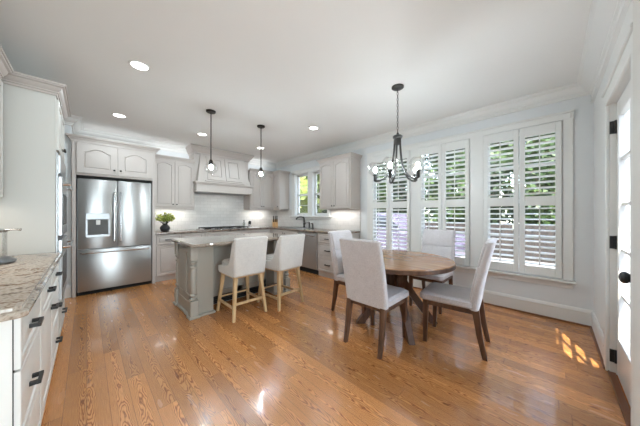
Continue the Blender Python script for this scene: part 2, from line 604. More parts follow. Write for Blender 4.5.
mb = MB(); mb.box(-3.6, YN - 0.14, -0.05, W + 0.0, YB + 0.15, 0.0); mb.box(-3.6, -4.2, -0.05, 1.08, YN - 0.14, 0.0)
struct(mb.build('floor', FLOOR))
mb = MB(); mb.box(-3.7, YN - 0.14, H, W + 0.25, YB + 0.25, H + 0.12); mb.box(-3.7, -4.3, H, 1.1, YN - 0.14, H + 0.12)
struct(mb.build('ceiling', CEIL))

# window wall with its four openings
WIN = [(-0.085, 0.70, 0.49, 2.375), (0.855, 1.615, 0.49, 2.375), (1.74, 2.545, 0.49, 2.375), (3.72, 4.93, 1.20, 2.32)]
T = 0.15
mb = MB()
prev = YN - 0.12
for (a, b, c, d) in WIN:
    mb.box(W, prev, 0, W + T, a, H)
    mb.box(W, a, 0, W + T, b, c)
    mb.box(W, a, d, W + T, b, H)
    prev = b
mb.box(W, prev, 0, W + T, YB + 0.15, H)
struct(mb.build('wall_right', WALL))
mb = MB(); mb.box(XL - 0.15, YB, 0, W, YB + 0.15, H)
struct(mb.build('wall_back', WALL))
# stub wall left of the refrigerator
mb = MB(); mb.box(XL, 5.17, 0, -0.17, YB, H)
struct(mb.build('wall_alcove', WALL))
# left wall with the hallway opening past the oven cabinet
mb = MB(); mb.box(XL - 0.12, -0.44, 0, XL, 4.12, H); mb.box(XL - 0.12, 4.12, 2.1, XL, 5.17, H)
mb.box(XL - 1.3, 4.0, 0, XL - 0.12, 4.12, H); mb.box(XL - 1.3, 5.17, 0, XL, 5.29, H); mb.box(XL - 1.42, 4.0, 0, XL - 1.3, 5.29, H)
struct(mb.build('wall_left', WALL))
# door wall
DW0, DW1, DH = 2.10, 2.97, 2.16
mb = MB()
mb.box(1.1, YN - 0.12, 0, DW0, YN, H); mb.box(DW1, YN - 0.12, 0, W, YN, H); mb.box(DW0, YN - 0.12, DH, DW1, YN, H)
struct(mb.build('wall_near', TRIM))
mb = MB(); mb.box(1.08, -0.46, 0, 1.372, -0.20, H, 0.003)
struct(mb.build('trim_opening', paint('jamb_paint', srgb(214, 213, 209), 0.5, 0.01)))
# family room behind the photographer
mb = MB()
mb.box(-3.6, -4.2, 0, 1.08, -4.05, H); mb.box(-3.6, -4.05, 0, -3.45, YN, H); mb.box(0.95, -4.05, 0, 1.08, -0.46, H)
mb.box(-3.45, YN - 0.12, 0, XL - 0.12, YN, H)
struct(mb.build('wall_rear', WALL))

# crown mouldings
CROWN = [(0, H), (0.130, H), (0.130, H - 0.012), (0.116, H - 0.014), (0.112, H - 0.022), (0.086, H - 0.030), (0.078, H - 0.050), (0.050, H - 0.078), (0.030, H - 0.088), (0.030, H - 0.100), (0.020, H - 0.104), (0.016, H - 0.124), (0, H - 0.130)]
mb = MB(); mb.sweep(CROWN, [(W, YN), (W, YB), (-0.17, YB), (-0.17, 5.17), (XL, 5.17)])
struct(mb.build('trim_1', TRIM))
CROWN2 = [(0, H), (0.13, H), (0.13, H - 0.016), (0.108, H - 0.026), (0.085, H - 0.06), (0.05, H - 0.095), (0.03, H - 0.11), (0.03, H - 0.13), (0.016, H - 0.14), (0.016, H - 0.21), (0.024, H - 0.22), (0.0, H - 0.23)]
mb = MB(); mb.sweep(CROWN2, [(1.372, YN), (W, YN)])
struct(mb.build('trim_2', TRIM))

# baseboards
BASE = [(0, 0), (0.016, 0), (0.016, 0.15), (0.022, 0.155), (0.018, 0.175), (0.008, 0.19), (0, 0.19)]
SHOE = [(0.016, 0), (0.029, 0), (0.028, 0.010), (0.023, 0.016), (0.016, 0.018)]
mb = MB(); mb.sweep(BASE, [(W, YN), (W, 2.86)])
bb = struct(mb.build('baseboard_right', TRIM))
mb = MB(); mb.sweep(SHOE, [(W, YN + 0.02), (W, 2.86)])
mb.build('shoe_moulding', BRICKRED, bb)
mb = MB(); mb.sweep(BASE, [(DW1 + 0.10, YN), (W, YN)])
mb.sweep(BASE, [(1.372, YN), (DW0 - 0.10, YN)])
bb = struct(mb.build('baseboard_near', TRIM))
mb = MB(); mb.sweep(SHOE, [(DW1 + 0.02, YN), (W - 0.02, YN)]); mb.sweep([(-0.03, 0), (0.010, 0), (0.008, 0.010), (-0.03, 0.012)], [(DW0 + 0.002, YN), (DW1 - 0.002, YN)])
mb.build('shoe_moulding', BRICKRED, bb)
mb = MB(); mb.sweep(BASE, [(-0.17, 5.17), (XL, 5.17)])
struct(mb.build('baseboard_alcove', TRIM))

# backsplash tile
mb = MB(); mb.box(0.885, YB - 0.008, 0.90, W, YB, 1.75); mb.box(1.6, YB - 0.008, 1.75, 2.95, YB, 1.95)
struct(mb.build('trim_3', TILE_B))
mb = MB(); mb.box(W - 0.008, 2.80, 0.90, W, YB - 0.008, 1.165); mb.box(W - 0.008, 2.80, 1.165, W, 3.62, 1.38); mb.box(W - 0.008, 5.03, 1.165, W, YB - 0.008, 1.38)
struct(mb.build('trim_4', TILE_R))

# ------------------------------------------------------------------ windows
def window(idx, a, b, c, d, cas_l, cas_r, cols, kitchen=False):
    root = bpy.data.objects.new('window_%d' % idx, None)
    COL.objects.link(root)
    root.location = (W, (a + b) / 2, c)
    struct(root)
    w = (b - a) / 2
    h = d - c
    mb = MB()
    # jamb liner
    mb.box(0, -w, 0, T, -w + 0.02, h); mb.box(0, w - 0.02, 0, T, w, h)
    mb.box(0, -w, h - 0.02, T, w, h); mb.box(0, -w, 0, T, w, 0.02)
    mb.build('jamb', TRIM, root)
    sash_n = 2 if kitchen else 1
    mb = MB(); gl = MB()
    sw = (2 * w) / sash_n
    mul = 0.09 if kitchen else 0.0
    for s in range(sash_n):
        y0 = -w + s * sw + (mul if s else 0.02)
        y1 = -w + (s + 1) * sw - (0.02 if s == sash_n - 1 else mul)
        if kitchen and sash_n == 2:
            pass
        x0, x1 = 0.07, 0.105
        f = 0.045
        mb.box(x0, y0, 0.02, x1, y0 + f, h - 0.02, 0.004); mb.box(x0, y1 - f, 0.02, x1, y1, h - 0.02, 0.004)
        mb.box(x0, y0, 0.02, x1, y1, 0.02 + 0.06, 0.004); mb.box(x0, y0, h - 0.07, x1, y1, h - 0.02, 0.004)
        mb.box(x0, y0, h * 0.5 - 0.025, x1, y1, h * 0.5 + 0.025, 0.004)
        for k in range(1, cols):
            yy = y0 + (y1 - y0) * k / cols
            mb.box(x0 + 0.008, yy - 0.01, 0.05, x1 - 0.008, yy + 0.01, h - 0.05)
        for k in ((0.25,) if kitchen else (0.25, 0.75)):
            mb.box(x0 + 0.008, y0, h * k - 0.01, x1 - 0.008, y1, h * k + 0.01)
        gl.box(0.086, y0 + 0.03, 0.05, 0.089, y1 - 0.03, h - 0.04)
    mb.build('sash', TRIM, root)
    gl.build('glass', GLASS, root)
    if kitchen:
        mb = MB(); mb.box(-0.012, -mul, 0, 0.10, mul, h, 0.003)
        mb.build('mullion', TRIM, root)
    return root

for i, (a, b, c, d) in enumerate(WIN):
    window(i + 1, a, b, c, d, 0, 0, 2 if i < 3 else 1, i == 3)

# casing round the three breakfast windows, one continuous surround
def casing_profile_boxes(mb, y0, z0, y1, z1):
    mb.box(W - 0.02, y0, z0, W, y1, z1, 0.004)
mb = MB()
casing_profile_boxes(mb, -0.165, 0.49, -0.08, 2.375)
casing_profile_boxes(mb, 0.695, 0.49, 0.86, 2.375)
casing_profile_boxes(mb, 1.61, 0.49, 1.745, 2.375)
casing_profile_boxes(mb, 2.54, 0.49, 2.63, 2.375)
casing_profile_boxes(mb, -0.165, 2.37, 2.63, 2.455)
mb.box(W - 0.032, -0.175, 2.44, W, 2.64, 2.465, 0.005)
mb.box(W - 0.028, -0.17, 2.38, W, -0.145, 2.45, 0.004)
struct(mb.build('trim_5', TRIM))
mb = MB()
mb.box(W - 0.075, -0.19, 0.465, W, 2.65, 0.492, 0.006, 2)
mb.box(W - 0.022, -0.165, 0.395, W, 2.63, 0.467, 0.005)
struct(mb.build('trim_6', TRIM))
# casing of the kitchen window
mb = MB()
mb.box(W - 0.02, 4.93, 1.20, W, 5.06, 2.36, 0.005); mb.box(W - 0.02, 3.66, 1.20, W, 3.73, 2.36, 0.005)
mb.box(W - 0.02, 3.66, 2.31, W, 5.06, 2.40, 0.005); mb.box(W - 0.035, 3.64, 2.395, W, 5.08, 2.42, 0.005)
mb.box(W - 0.06, 3.60, 1.175, W, 5.12, 1.205, 0.006); mb.box(W - 0.02, 3.64, 1.12, W, 5.08, 1.18, 0.004)
struct(mb.build('trim_7', TRIM))

# ------------------------------------------------------------------ plantation shutters
def shutter(y0, y1, label, hinge_side):
    """one louvred panel, between y0 and y1 on the window wall"""
    w = y1 - y0
    z0, z1 = 0.505, 2.36
    t = thing('plantation_shutter', label, 'shutter', (W - 0.005, y0, z0), 0, 'plantation shutters')
    t2 = 0.030
    h = z1 - z0
    tiers = [(0.61 - z0, 1.368 - z0), (1.485 - z0, 2.24 - z0)]
    st = 0.054
    mb = MB()
    mb.box(-t2, 0.002, 0, 0, st, h, 0.004); mb.box(-t2, w - st, 0, 0, w - 0.002, h, 0.004)
    mb.box(-t2, st, 0, 0, w - st, tiers[0][0], 0.003); mb.box(-t2, st, tiers[0][1], 0, w - st, tiers[1][0], 0.003)
    mb.box(-t2, st, tiers[1][1], 0, w - st, h, 0.003)
    mb.build('frame', TRIM, t)
    for (a, b), tilt in zip(tiers, (-12, 12)):
        nl = 11
        p = (b - a) / nl
        mb = MB()
        ang = math.radians(tilt)
        for k in range(nl):
            zc = a + p * (k + 0.5)
            prof = []
            for q in range(10):
                th = 2 * PI * q / 10
                u, v = 0.033 * math.cos(th), 0.0075 * math.sin(th)
                prof.append((-0.015 + u * math.cos(ang) - v * math.sin(ang), zc - u * math.sin(ang) + v * math.cos(ang)))
            mb.rings([[(px, st, pz) for px, pz in prof], [(px, w - st, pz) for px, pz in prof]])
        mb.build('louver_bank', LOUV, t)
        mb = MB(); mb.box(-0.058, w / 2 - 0.006, a + 0.02, -0.047, w / 2 + 0.006, b - 0.01, 0.002)
        mb.build('tilt_rod', TRIM, t)
    for zz in (0.16, 1.0, h - 0.16):
        yy = -0.004 if hinge_side < 0 else w - 0.004
        mb = MB(); mb.box(-t2 - 0.003, yy, zz - 0.035, -t2 + 0.004, yy + 0.008, zz + 0.035)
        mb.build('hinge', TRIM, t)
    return t

shutter(-0.075, 0.307, 'white louvred shutter panel nearest the glass door, right half of its window', -1)
shutter(0.312, 0.694, 'white louvred shutter panel just behind the right-hand grey dining chair back', 1)
shutter(0.865, 1.235, 'white louvred shutter panel rising to the right of the window-side dining chair', -1)
shutter(1.239, 1.608, 'white louvred shutter panel directly behind the backrest of the window-side dining chair', 1)
shutter(1.752, 2.145, 'white louvred shutter panel right behind the hanging chandelier, second from the kitchen', -1)
shutter(2.149, 2.535, 'white louvred shutter panel closest to the kitchen cabinets, left of the chandelier', 1)

# ------------------------------------------------------------------ glass doors on the door wall
def glass_door(name, x0, x1, knob, hinges, cols, rows):
    root = bpy.data.objects.new(name, None)
    COL.objects.link(root)
    root.location = (x0, YN - 0.035, 0.012)
    struct(root)
    w, h = x1 - x0, DH - 0.03
    st = 0.11 if knob else 0.05
    br, tr = (0.30, 0.12) if knob else (0.22, 0.10)
    mb = MB()
    mb.box(0, -0.04, 0, st, 0.0, h, 0.003); mb.box(w - st, -0.04, 0, w, 0.0, h, 0.003)
    mb.box(st, -0.04, 0, w - st, 0.0, br, 0.003); mb.box(st, -0.04, h - tr, w - st, 0.0, h, 0.003)
    for a, b, c, d in ((st, br, w - st, br + 0.014), (st, h - tr - 0.014, w - st, h - tr), (st, br, st + 0.014, h - tr), (w - st - 0.014, br, w - st, h - tr)):
        mb.box(a, -0.03, b, c, 0.008, d, 0.004)
    mb.build('frame', TRIM, root)
    mb = MB()
    for k in range(1, cols):
        xx = st + (w - 2 * st) * k / cols
        mb.box(xx - 0.010, -0.032, br, xx + 0.010, -0.006, h - tr)
    for k in range(1, rows):
        zz = br + (h - br - tr) * k / rows
        mb.box(st, -0.032, zz - 0.010, w - st, -0.006, zz + 0.010)
    mb.build('muntins', TRIM, root)
    mb = MB(); mb.box(st - 0.005, -0.021, br - 0.005, w - st + 0.005, -0.017, h - tr + 0.005)
    mb.build('glass', GLASS, root)
    if knob:
        mb = MB(); xk, zk = 0.065, 0.89
        mb.lathe([(0.038, 0), (0.038, 0.006), (0.030, 0.014), (0.014, 0.018), (0.013, 0.038), (0.024, 0.045), (0.034, 0.056), (0.035, 0.068), (0.026, 0.080), (0.004, 0.086)], (xk, 0.0, zk), 16, 'y')
        o = mb.build('door_knob', BLACK, root)
        mb = MB(); mb.lathe([(0.024, 0), (0.024, 0.006), (0.018, 0.012), (0.003, 0.013)], (xk, 0.0, zk + 0.14), 14, 'y')
        mb.box(xk - 0.005, 0.012, zk + 0.125, xk + 0.005, 0.024, zk + 0.155)
        mb.build('deadbolt', BLACK, root)
    if hinges:
        for zz in (0.13, 1.03, 1.94):
            mb = MB(); mb.box(w - 0.0035, 0.001, zz - 0.05, w + 0.0005, 0.036, zz + 0.05)
            mb.lathe([(0.007, -0.052), (0.007, 0.052)], (w - 0.008, 0.006, zz), 10)
            mb.build('hinge', BLACK, root)
    return root
glass_door('door_1', 2.12, 2.95, True, True, 2, 5)
mb = MB()
for a, b in ((DW1 - 0.005, DW1 + 0.095), (DW0 - 0.095, DW0 + 0.005)):
    mb.box(a, YN, 0, b, YN + 0.02, DH + 0.0, 0.004)
mb.box(DW0 - 0.085, YN, DH - 0.02, DW1 + 0.075, YN + 0.02, DH + 0.085, 0.004); mb.box(DW0 - 0.1, YN, DH + 0.08, DW1 + 0.09, YN + 0.035, DH + 0.105, 0.005)
mb.box(DW0, YN - 0.1, 0, DW0 + 0.018, YN, DH); mb.box(DW1 - 0.018, YN - 0.1, 0, DW1, YN, DH)
mb.box(DW0, YN - 0.1, DH - 0.016, DW1, YN, DH)
struct(mb.build('trim_8', TRIM))

# ------------------------------------------------------------------ cabinet pieces
def knob(mb, x, y, z, r=0.014):
    mb.lathe([(0.006, 0.0), (0.006, -0.012), (r, -0.018), (r, -0.024), (r * 0.6, -0.029), (0.001, -0.030)], (x, y, z), 12, 'y')

def pull(mb, x, y, z, L=0.13):
    """square bar pull along x on a face at y looking to -y"""
    mb.box(x - L / 2, y - 0.036, z - 0.008, x + L / 2, y - 0.023, z + 0.008, 0.002)
    for s in (-1, 1):
        mb.box(x + s * (L / 2 - 0.012) - 0.008, y - 0.026, z - 0.008, x + s * (L / 2 - 0.012) + 0.008, y, z + 0.008)

def add_door(root, x0, z0, x1, z1, mat, arch=0.0, fr=0.055, knob_at=None, pull_at=None, name='door', metal=None):
    mb = MB(); mb.panel_door(x0, z0, x1, z1, 0.0, 0.02, fr, arch)
    d = mb.build(name, mat, root)
    if knob_at:
        mb = MB(); knob(mb, knob_at[0], -0.02, knob_at[1]); mb.build('knob', metal or BLACK, d)
    if pull_at:
        mb = MB(); pull(mb, pull_at[0], -0.02, pull_at[1], pull_at[2] if len(pull_at) > 2 else 0.14); mb.build('pull', metal or BLACK, d)
    return d

CABCROWN = lambda zt, out=0.065, hh=0.09: [(0, zt), (out, zt), (out, zt - 0.014), (out - 0.010, zt - 0.015), (out - 0.012, zt - 0.024), (out * 0.62, zt - 0.030), (out * 0.50, zt - hh * 0.52), (out * 0.28, zt - hh * 0.68), (out * 0.28, zt - hh * 0.78), (0.012, zt - hh * 0.80), (0.012, zt - hh), (0, zt - hh)]

# refrigerator surround
t = thing('refrigerator_cabinet', 'greige built-in cabinet framing the refrigerator, two arched doors above it', 'cabinet', (-0.164, 5.12, 0))
w = 1.044
dp = YB - 5.12 - 0.004
mb = MB(); mb.box(0, 0, 0, 0.045, dp, 1.86, 0.002); mb.build('side_panel', CAB, t)
mb = MB(); mb.box(w - 0.045, 0, 0, w, dp, 1.86, 0.002); mb.build('side_panel', CAB, t)
mb = MB(); mb.box(0, 0, 1.862, w, dp, 2.40); mb.build('body', CAB, t)
add_door(t, 0.05, 1.893, 0.519, 2.352, CAB, 0.055, 0.085, (0.482, 1.975))
add_door(t, 0.525, 1.893, 0.994, 2.352, CAB, 0.055, 0.085, (0.562, 1.975))
def crown_on(root, path, zt, mat=CAB, out=0.065, hh=0.09):
    mb = MB(); mb.sweep(CABCROWN(zt, out, hh), path)
    return mb.build('crown_moulding', mat, root)
crown_on(t, [(0, 0.045), (0, 0), (w, 0), (w, 0.27)][::-1], 2.455)

# refrigerator
fw, fy = 0.935, 5.135
t = thing('refrigerator', 'stainless steel french-door refrigerator with an ice and water dispenser', 'refrigerator', (-0.109, fy, 0.0))
mb = MB(); mb.box(0, 0.045, 0.02, fw, 0.64, 1.80); mb.build('body', STEEL_D, t)
mb = MB(); mb.box(0.0, 0.03, 0.0, fw, 0.08, 0.055); mb.build('toe_grille', GAP, t)
def fr_door(x0, x1, z0, z1, nm):
    mb = MB(); mb.box(x0, -0.02, z0, x1, 0.042, z1, 0.010, 2)
    return mb.build(nm, STEEL, t)
dl = fr_door(0.004, fw / 2 - 0.003, 0.715, 1.812, 'french_door')
dr = fr_door(fw / 2 + 0.003, fw - 0.004, 0.715, 1.812, 'french_door')
fz = fr_door(0.004, fw - 0.004, 0.06, 0.705, 'freezer_drawer')
def vhandle(x, z0, z1, par):
    mb = MB(); mb.tube([(x, -0.022, z0), (x, -0.062, z0 + 0.02), (x, -0.066, z0 + 0.06), (x, -0.066, z1 - 0.06), (x, -0.062, z1 - 0.02), (x, -0.022, z1)], 0.011, 10)
    mb.build('handle', STEEL_H, par)
vhandle(fw / 2 - 0.04, 0.80, 1.62, dl)
vhandle(fw / 2 + 0.04, 0.80, 1.62, dr)
mb = MB(); mb.tube([(0.04, -0.022, 0.655), (0.06, -0.062, 0.655), (0.1, -0.066, 0.655), (fw - 0.1, -0.066, 0.655), (fw - 0.06, -0.062, 0.655), (fw - 0.04, -0.022, 0.655)], 0.012, 10)
mb.build('handle', STEEL_H, fz)
mb = MB(); mb.box(0.095, -0.026, 1.175, 0.375, -0.018, 1.275, 0.003); mb.box(0.095, -0.026, 0.895, 0.375, -0.018, 0.935, 0.003)
mb.box(0.095, -0.026, 0.935, 0.115, -0.018, 1.175); mb.box(0.355, -0.026, 0.935, 0.375, -0.018, 1.175)
disp = mb.build('dispenser', STEEL_D, dl)
mb = MB(); mb.box(0.115, -0.0225, 0.935, 0.355, -0.0195, 1.175); mb.build('dispenser_recess', DARKPL, dl)
mb = MB(); mb.box(0.21, -0.033, 1.09, 0.26, -0.022, 1.165, 0.004); mb.build('dispenser_spout', TRIM, dl)

# wall cabinets on the back wall, left of the hood
def wall_cab(label, loc, rot, w, dp, z0, z1, doors, crown_path, mat=CAB, arch=0.035, rail=True):
    t = thing('wall_cabinet', label, 'cabinet', (loc[0], loc[1], 0), rot)
    mb = MB(); mb.box(0, 0, z0, w, dp, z1 + 0.05); mb.build('body', mat, t)
    for (a, b, k) in doors:
        add_door(t, a, z0 + 0.022, b, z1 - 0.01, mat, arch, 0.05, (a + 0.03 if k < 0 else b - 0.03, z0 + 0.07))
    if rail:
        mb = MB(); mb.box(0, 0.0, z0 - 0.03, w, 0.02, z0, 0.003); mb.build('light_rail', mat, t)
    crown_on(t, crown_path, z1 + 0.085, mat, 0.055, 0.085)
    return t

Yu = 5.47
wall_cab('pair of greige wall cabinet doors between refrigerator and range hood', (0.885, Yu), 0, 0.755, YB - Yu - 0.01, 1.385, 2.335,
         [(0.03, 0.378, 1), (0.384, 0.735, -1)], [(0.755, 0), (0, 0)], rail=True)
wall_cab('pair of greige wall cabinet doors to the right of the range hood', (2.93, Yu), 0, 0.72, YB - Yu - 0.01, 1.385, 2.335,
         [(0.03, 0.355, 1), (0.361, 0.70, -1)], [(0.72, 0), (0, 0)], rail=True)
wall_cab('narrow single-door greige wall cabinet in the corner beside the kitchen window', (3.65, Yu), -PI / 2, 0.29, W - 3.65 - 0.01, 1.385, 2.335,
         [(0.02, 0.275, 1)], [(0.29, 0.32), (0.29, 0), (0, 0)], rail=True)
wall_cab('greige wall cabinet right of the kitchen window with two arched doors', (3.65, 3.665), -PI / 2, 0.865, W - 3.65 - 0.01, 1.36, 2.37,
         [(0.02, 0.425, 1), (0.431, 0.835, -1)], [(0.865, 0.32), (0.865, 0), (0, 0), (0, 0.32)], rail=False)

# ------------------------------------------------------------------ range hood
t = thing('range_hood', 'large greige wooden range hood with two inset panels over the cooktop', 'range hood', (2.255, YB - 0.01, 0))
hx = 0.66
mb = MB(); mb.box(-hx + 0.03, -0.50, 1.75, hx - 0.03, 0, 1.93, 0.003)
mb.box(-hx, -0.53, 1.925, hx, 0, 1.955, 0.006); mb.box(-hx + 0.01, -0.52, 1.905, hx - 0.01, 0, 1.925, 0.004)
mb.box(-hx + 0.015, -0.515, 1.735, hx - 0.015, 0, 1.755, 0.004)
mb.build('mantel', CAB, t)
mb = MB(); mb.box(-hx + 0.03, -0.33, 1.955, hx - 0.03, 0, 2.62); mb.build('body', CAB, t)
mb = MB()
yb0, yb1 = -0.49, -0.345
def fp(x, s):  # x at height fraction s
    return x
b0, b1 = hx - 0.06, hx - 0.16
mb.rings([[(-b0, yb0, 1.955), (b0, yb0, 1.955), (b0, -0.30, 1.955), (-b0, -0.30, 1.955)],
          [(-b1, yb1, 2.60), (b1, yb1, 2.60), (b1, -0.30, 2.60), (-b1, -0.30, 2.60)]])
mb.build('canopy', CAB, t)
slope = math.atan2(yb1 - yb0, 2.60 - 1.955)
for (xa, xb) in ((-0.40, -0.01), (0.01, 0.40)):
    mb = MB(); mb.panel_door(xa, 0.055, xb, 0.60, 0, 0.018, 0.075)
    o = mb.build('panel', CAB, t, (0, yb0 + 0.002, 1.955))
    o.rotation_euler = (-slope, 0, 0)
mb = MB(); mb.box(-0.45, yb0 - 0.02, 1.965, 0.45, yb0 + 0.03, 1.99, 0.004); mb.build('sill_moulding', CAB, t)
mb = MB(); mb.sweep([(0, 2.725), (0.10, 2.725), (0.10, 2.705), (0.085, 2.69), (0.06, 2.65), (0.03, 2.61), (0.015, 2.595), (0.015, 2.57), (0, 2.57)],
                    [(-hx + 0.03, 0), (-hx + 0.03, -0.36), (hx - 0.03, -0.36), (hx - 0.03, 0)][::-1])
mb.box(-hx + 0.03, -0.36, 2.57, hx - 0.03, 0, 2.72)
mb.build('crown_moulding', CAB, t)
mb = MB(); mb.box(-hx + 0.08, -0.47, 1.725, hx - 0.08, -0.05, 1.737); mb.build('filter_panel', STEEL_D, t)

# ------------------------------------------------------------------ base cabinets
def base_cab(label, loc, rot, w, dp, fronts, mat=CAB, toe=True, name='base_cabinet', pulls='pull', group=None, ztop=0.872):
    """fronts: (kind, x0, z0, x1, z1, knob side)"""
    t = thing(name, label, 'cabinet', (loc[0], loc[1], 0), rot, group)
    mb = MB(); mb.box(0.001, 0, 0.10, w - 0.001, dp, ztop)
    mb.build('body', mat, t)
    mb = MB(); mb.box(0.001, 0.03 if toe else 0.0, 0.0, w - 0.001, dp, 0.10); mb.build('toe_kick', mat, t)
    for f in fronts:
        kind, a, z0, b, z1 = f[:5]
        if kind == 'drawer':
            add_door(t, a, z0, b, z1, mat, 0, 0.032, None, ((a + b) / 2, (z0 + z1) / 2), 'drawer')
        else:
            add_door(t, a, z0, b, z1, mat, 0, 0.055, (b - 0.03 if f[5] > 0 else a + 0.03, z1 - 0.06))
    return t
FY = 5.17
DB = YB - FY - 0.012
base_cab('greige base cabinet between refrigerator and cooktop, under the potted plant', (0.884, FY), 0, 0.846, DB,
         [('drawer', 0.02, 0.69, 0.42, 0.86), ('drawer', 0.426, 0.69, 0.83, 0.86), ('door', 0.02, 0.115, 0.42, 0.675, 1), ('door', 0.426, 0.115, 0.83, 0.675, -1)])
base_cab('greige base cabinet carrying the gas cooktop, behind the island', (1.73, FY), 0, 1.05, DB,
         [('drawer', 0.02, 0.115, 0.52, 0.40), ('drawer', 0.526, 0.115, 1.03, 0.40), ('drawer', 0.02, 0.41, 0.52, 0.70), ('drawer', 0.526, 0.41, 1.03, 0.70), ('drawer', 0.02, 0.71, 0.52, 0.86), ('drawer', 0.526, 0.71, 1.03, 0.86)])
base_cab('greige base cabinet right of the cooktop, running into the kitchen corner', (2.78, FY), 0, 0.57, DB,
         [('drawer', 0.02, 0.69, 0.55, 0.86), ('door', 0.02, 0.115, 0.55, 0.675, -1)])
DW = W - 3.35 - 0.012
base_cab('greige sink base cabinet below the kitchen window', (3.35, FY), -PI / 2, FY - 4.03, DW,
         [('door', 0.12, 0.115, 0.62, 0.86, 1), ('door', 0.626, 0.115, 1.12, 0.86, -1)])
base_cab('greige three-drawer base cabinet right of the dishwasher', (3.35, 3.42), -PI / 2, 0.61, DW,
         [('drawer', 0.02, 0.675, 0.59, 0.86), ('drawer', 0.02, 0.41, 0.59, 0.665), ('drawer', 0.02, 0.115, 0.59, 0.40)])
# dishwasher
t = thing('dishwasher', 'stainless steel dishwasher under the counter beside the sink', 'dishwasher', (3.35, 4.028, 0), -PI / 2)
mb = MB(); mb.box(0.004, 0.0, 0.10, 0.602, DW, 0.865); mb.build('body', STEEL_D, t)
mb = MB(); mb.box(0.006, -0.022, 0.115, 0.600, 0.0, 0.862, 0.004); d = mb.build('door', STEEL, t)
mb = MB(); mb.tube([(0.06, -0.02, 0.80), (0.065, -0.05, 0.80), (0.54, -0.05, 0.80), (0.545, -0.02, 0.80)], 0.009, 8); mb.build('handle', STEEL_H, d)
mb = MB(); mb.box(0.01, 0.03, 0.0, 0.60, DW, 0.10); mb.build('toe_kick', GAP, t)

# L-shaped worktop
mb = MB()
e = 0.03
mb.box(0.884, FY - e, 0.875, W - 0.009, YB - 0.010, 0.914, 0.006, 2)
mb.box(3.35 - e, 2.80, 0.875, W - 0.009, FY - e + 0.001, 0.914, 0.006, 2)
o = mb.build('worktop', GRAN_B); tag(o, 'dark brown granite worktop running along the back wall and under the window', 'worktop')

# cooktop
t = thing('gas_cooktop', 'wide stainless gas cooktop with black grates below the hood', 'cooktop', (2.255, 5.43, 0.914))
mb = MB(); mb.box(-0.52, -0.25, 0.0, 0.52, 0.25, 0.014, 0.005); mb.build('tray', STEEL_H, t)
for k in range(4):
    xc = -0.375 + 0.25 * k
    mb = MB()
    for s in (-0.115, -0.04, 0.04, 0.115):
        mb.box(xc + s - 0.007, -0.22, 0.034, xc + s + 0.007, 0.16, 0.048)
    for yy in (-0.22, -0.03, 0.16):
        mb.box(xc - 0.12, yy - 0.007, 0.034, xc + 0.12, yy + 0.007, 0.048)
    for sx in (-0.113, 0.113):
        for yy in (-0.215, 0.155):
            mb.box(xc + sx - 0.008, yy - 0.008, 0.012, xc + sx + 0.008, yy + 0.008, 0.036)
    mb.build('grate', BLACK, t)
    mb = MB(); mb.lathe([(0.05, 0.014), (0.05, 0.022), (0.035, 0.026), (0.034, 0.031), (0.001, 0.032)], (xc, -0.03, 0), 16); mb.build('burner', BLACK, t)
for k in range(5):
    mb = MB(); mb.lathe([(0.018, 0.014), (0.016, 0.032), (0.001, 0.034)], (-0.2 + 0.1 * k, -0.234, 0), 12); mb.build('knob', STEEL_D, t)

# sink
t = thing('sink', 'stainless undermount sink set in the worktop below the kitchen window', 'sink', (3.66, 4.55, 0.914))
mb = MB(); mb.box(-0.22, -0.38, 0.0, 0.22, 0.38, 0.004, 0.0015); mb.build('rim', STEEL_H, t)
mb = MB(); mb.box(-0.20, -0.36, 0.0035, 0.20, 0.36, 0.0050); mb.build('basin', STEEL_D, t)
# faucet
t = thing('faucet', 'dark bronze arched kitchen faucet standing behind the sink', 'faucet', (3.925, 4.50, 0.9145))
mb = MB(); mb.lathe([(0.032, 0), (0.032, 0.012), (0.022, 0.02), (0.018, 0.06), (0.022, 0.065), (0.022, 0.11), (0.014, 0.12), (0.014, 0.15)], (0, 0, 0), 14); mb.build('base', BRONZE, t)
mb = MB()
mb.tube([(0, 0, 0.14), (0, 0, 0.22), (-0.02, 0, 0.255), (-0.08, 0.03, 0.27), (-0.15, 0.05, 0.26), (-0.19, 0.065, 0.235), (-0.195, 0.067, 0.20)], [0.018, 0.018, 0.017, 0.016, 0.016, 0.017, 0.021], 10)
mb.build('spout', BRONZE, t)
mb = MB(); mb.tube([(0, -0.02, 0.085), (0, -0.05, 0.09), (-0.01, -0.09, 0.14)], [0.008, 0.007, 0.009], 8); mb.build('lever', BRONZE, t)
def dispenser(y, label, h):
    t = thing('soap_dispenser', label, 'soap dispenser', (3.92, y, 0.9145))
    mb = MB(); mb.lathe([(0.022, 0), (0.022, 0.01), (0.016, 0.016), (0.016, h), (0.02, h + 0.004), (0.012, h + 0.015), (0.01, h + 0.03)], (0, 0, 0), 12); mb.build('body', BRONZE, t)
    mb = MB(); mb.tube([(0, 0, h + 0.03), (-0.03, 0, h + 0.035), (-0.06, 0, h + 0.02)], 0.007, 8); mb.build('nozzle', BRONZE, t)
dispenser(4.30, 'tall dark bronze dispenser standing next to the faucet', 0.11)
dispenser(4.17, 'short dark bronze dispenser farthest from the faucet, before the wall cabinet', 0.085)

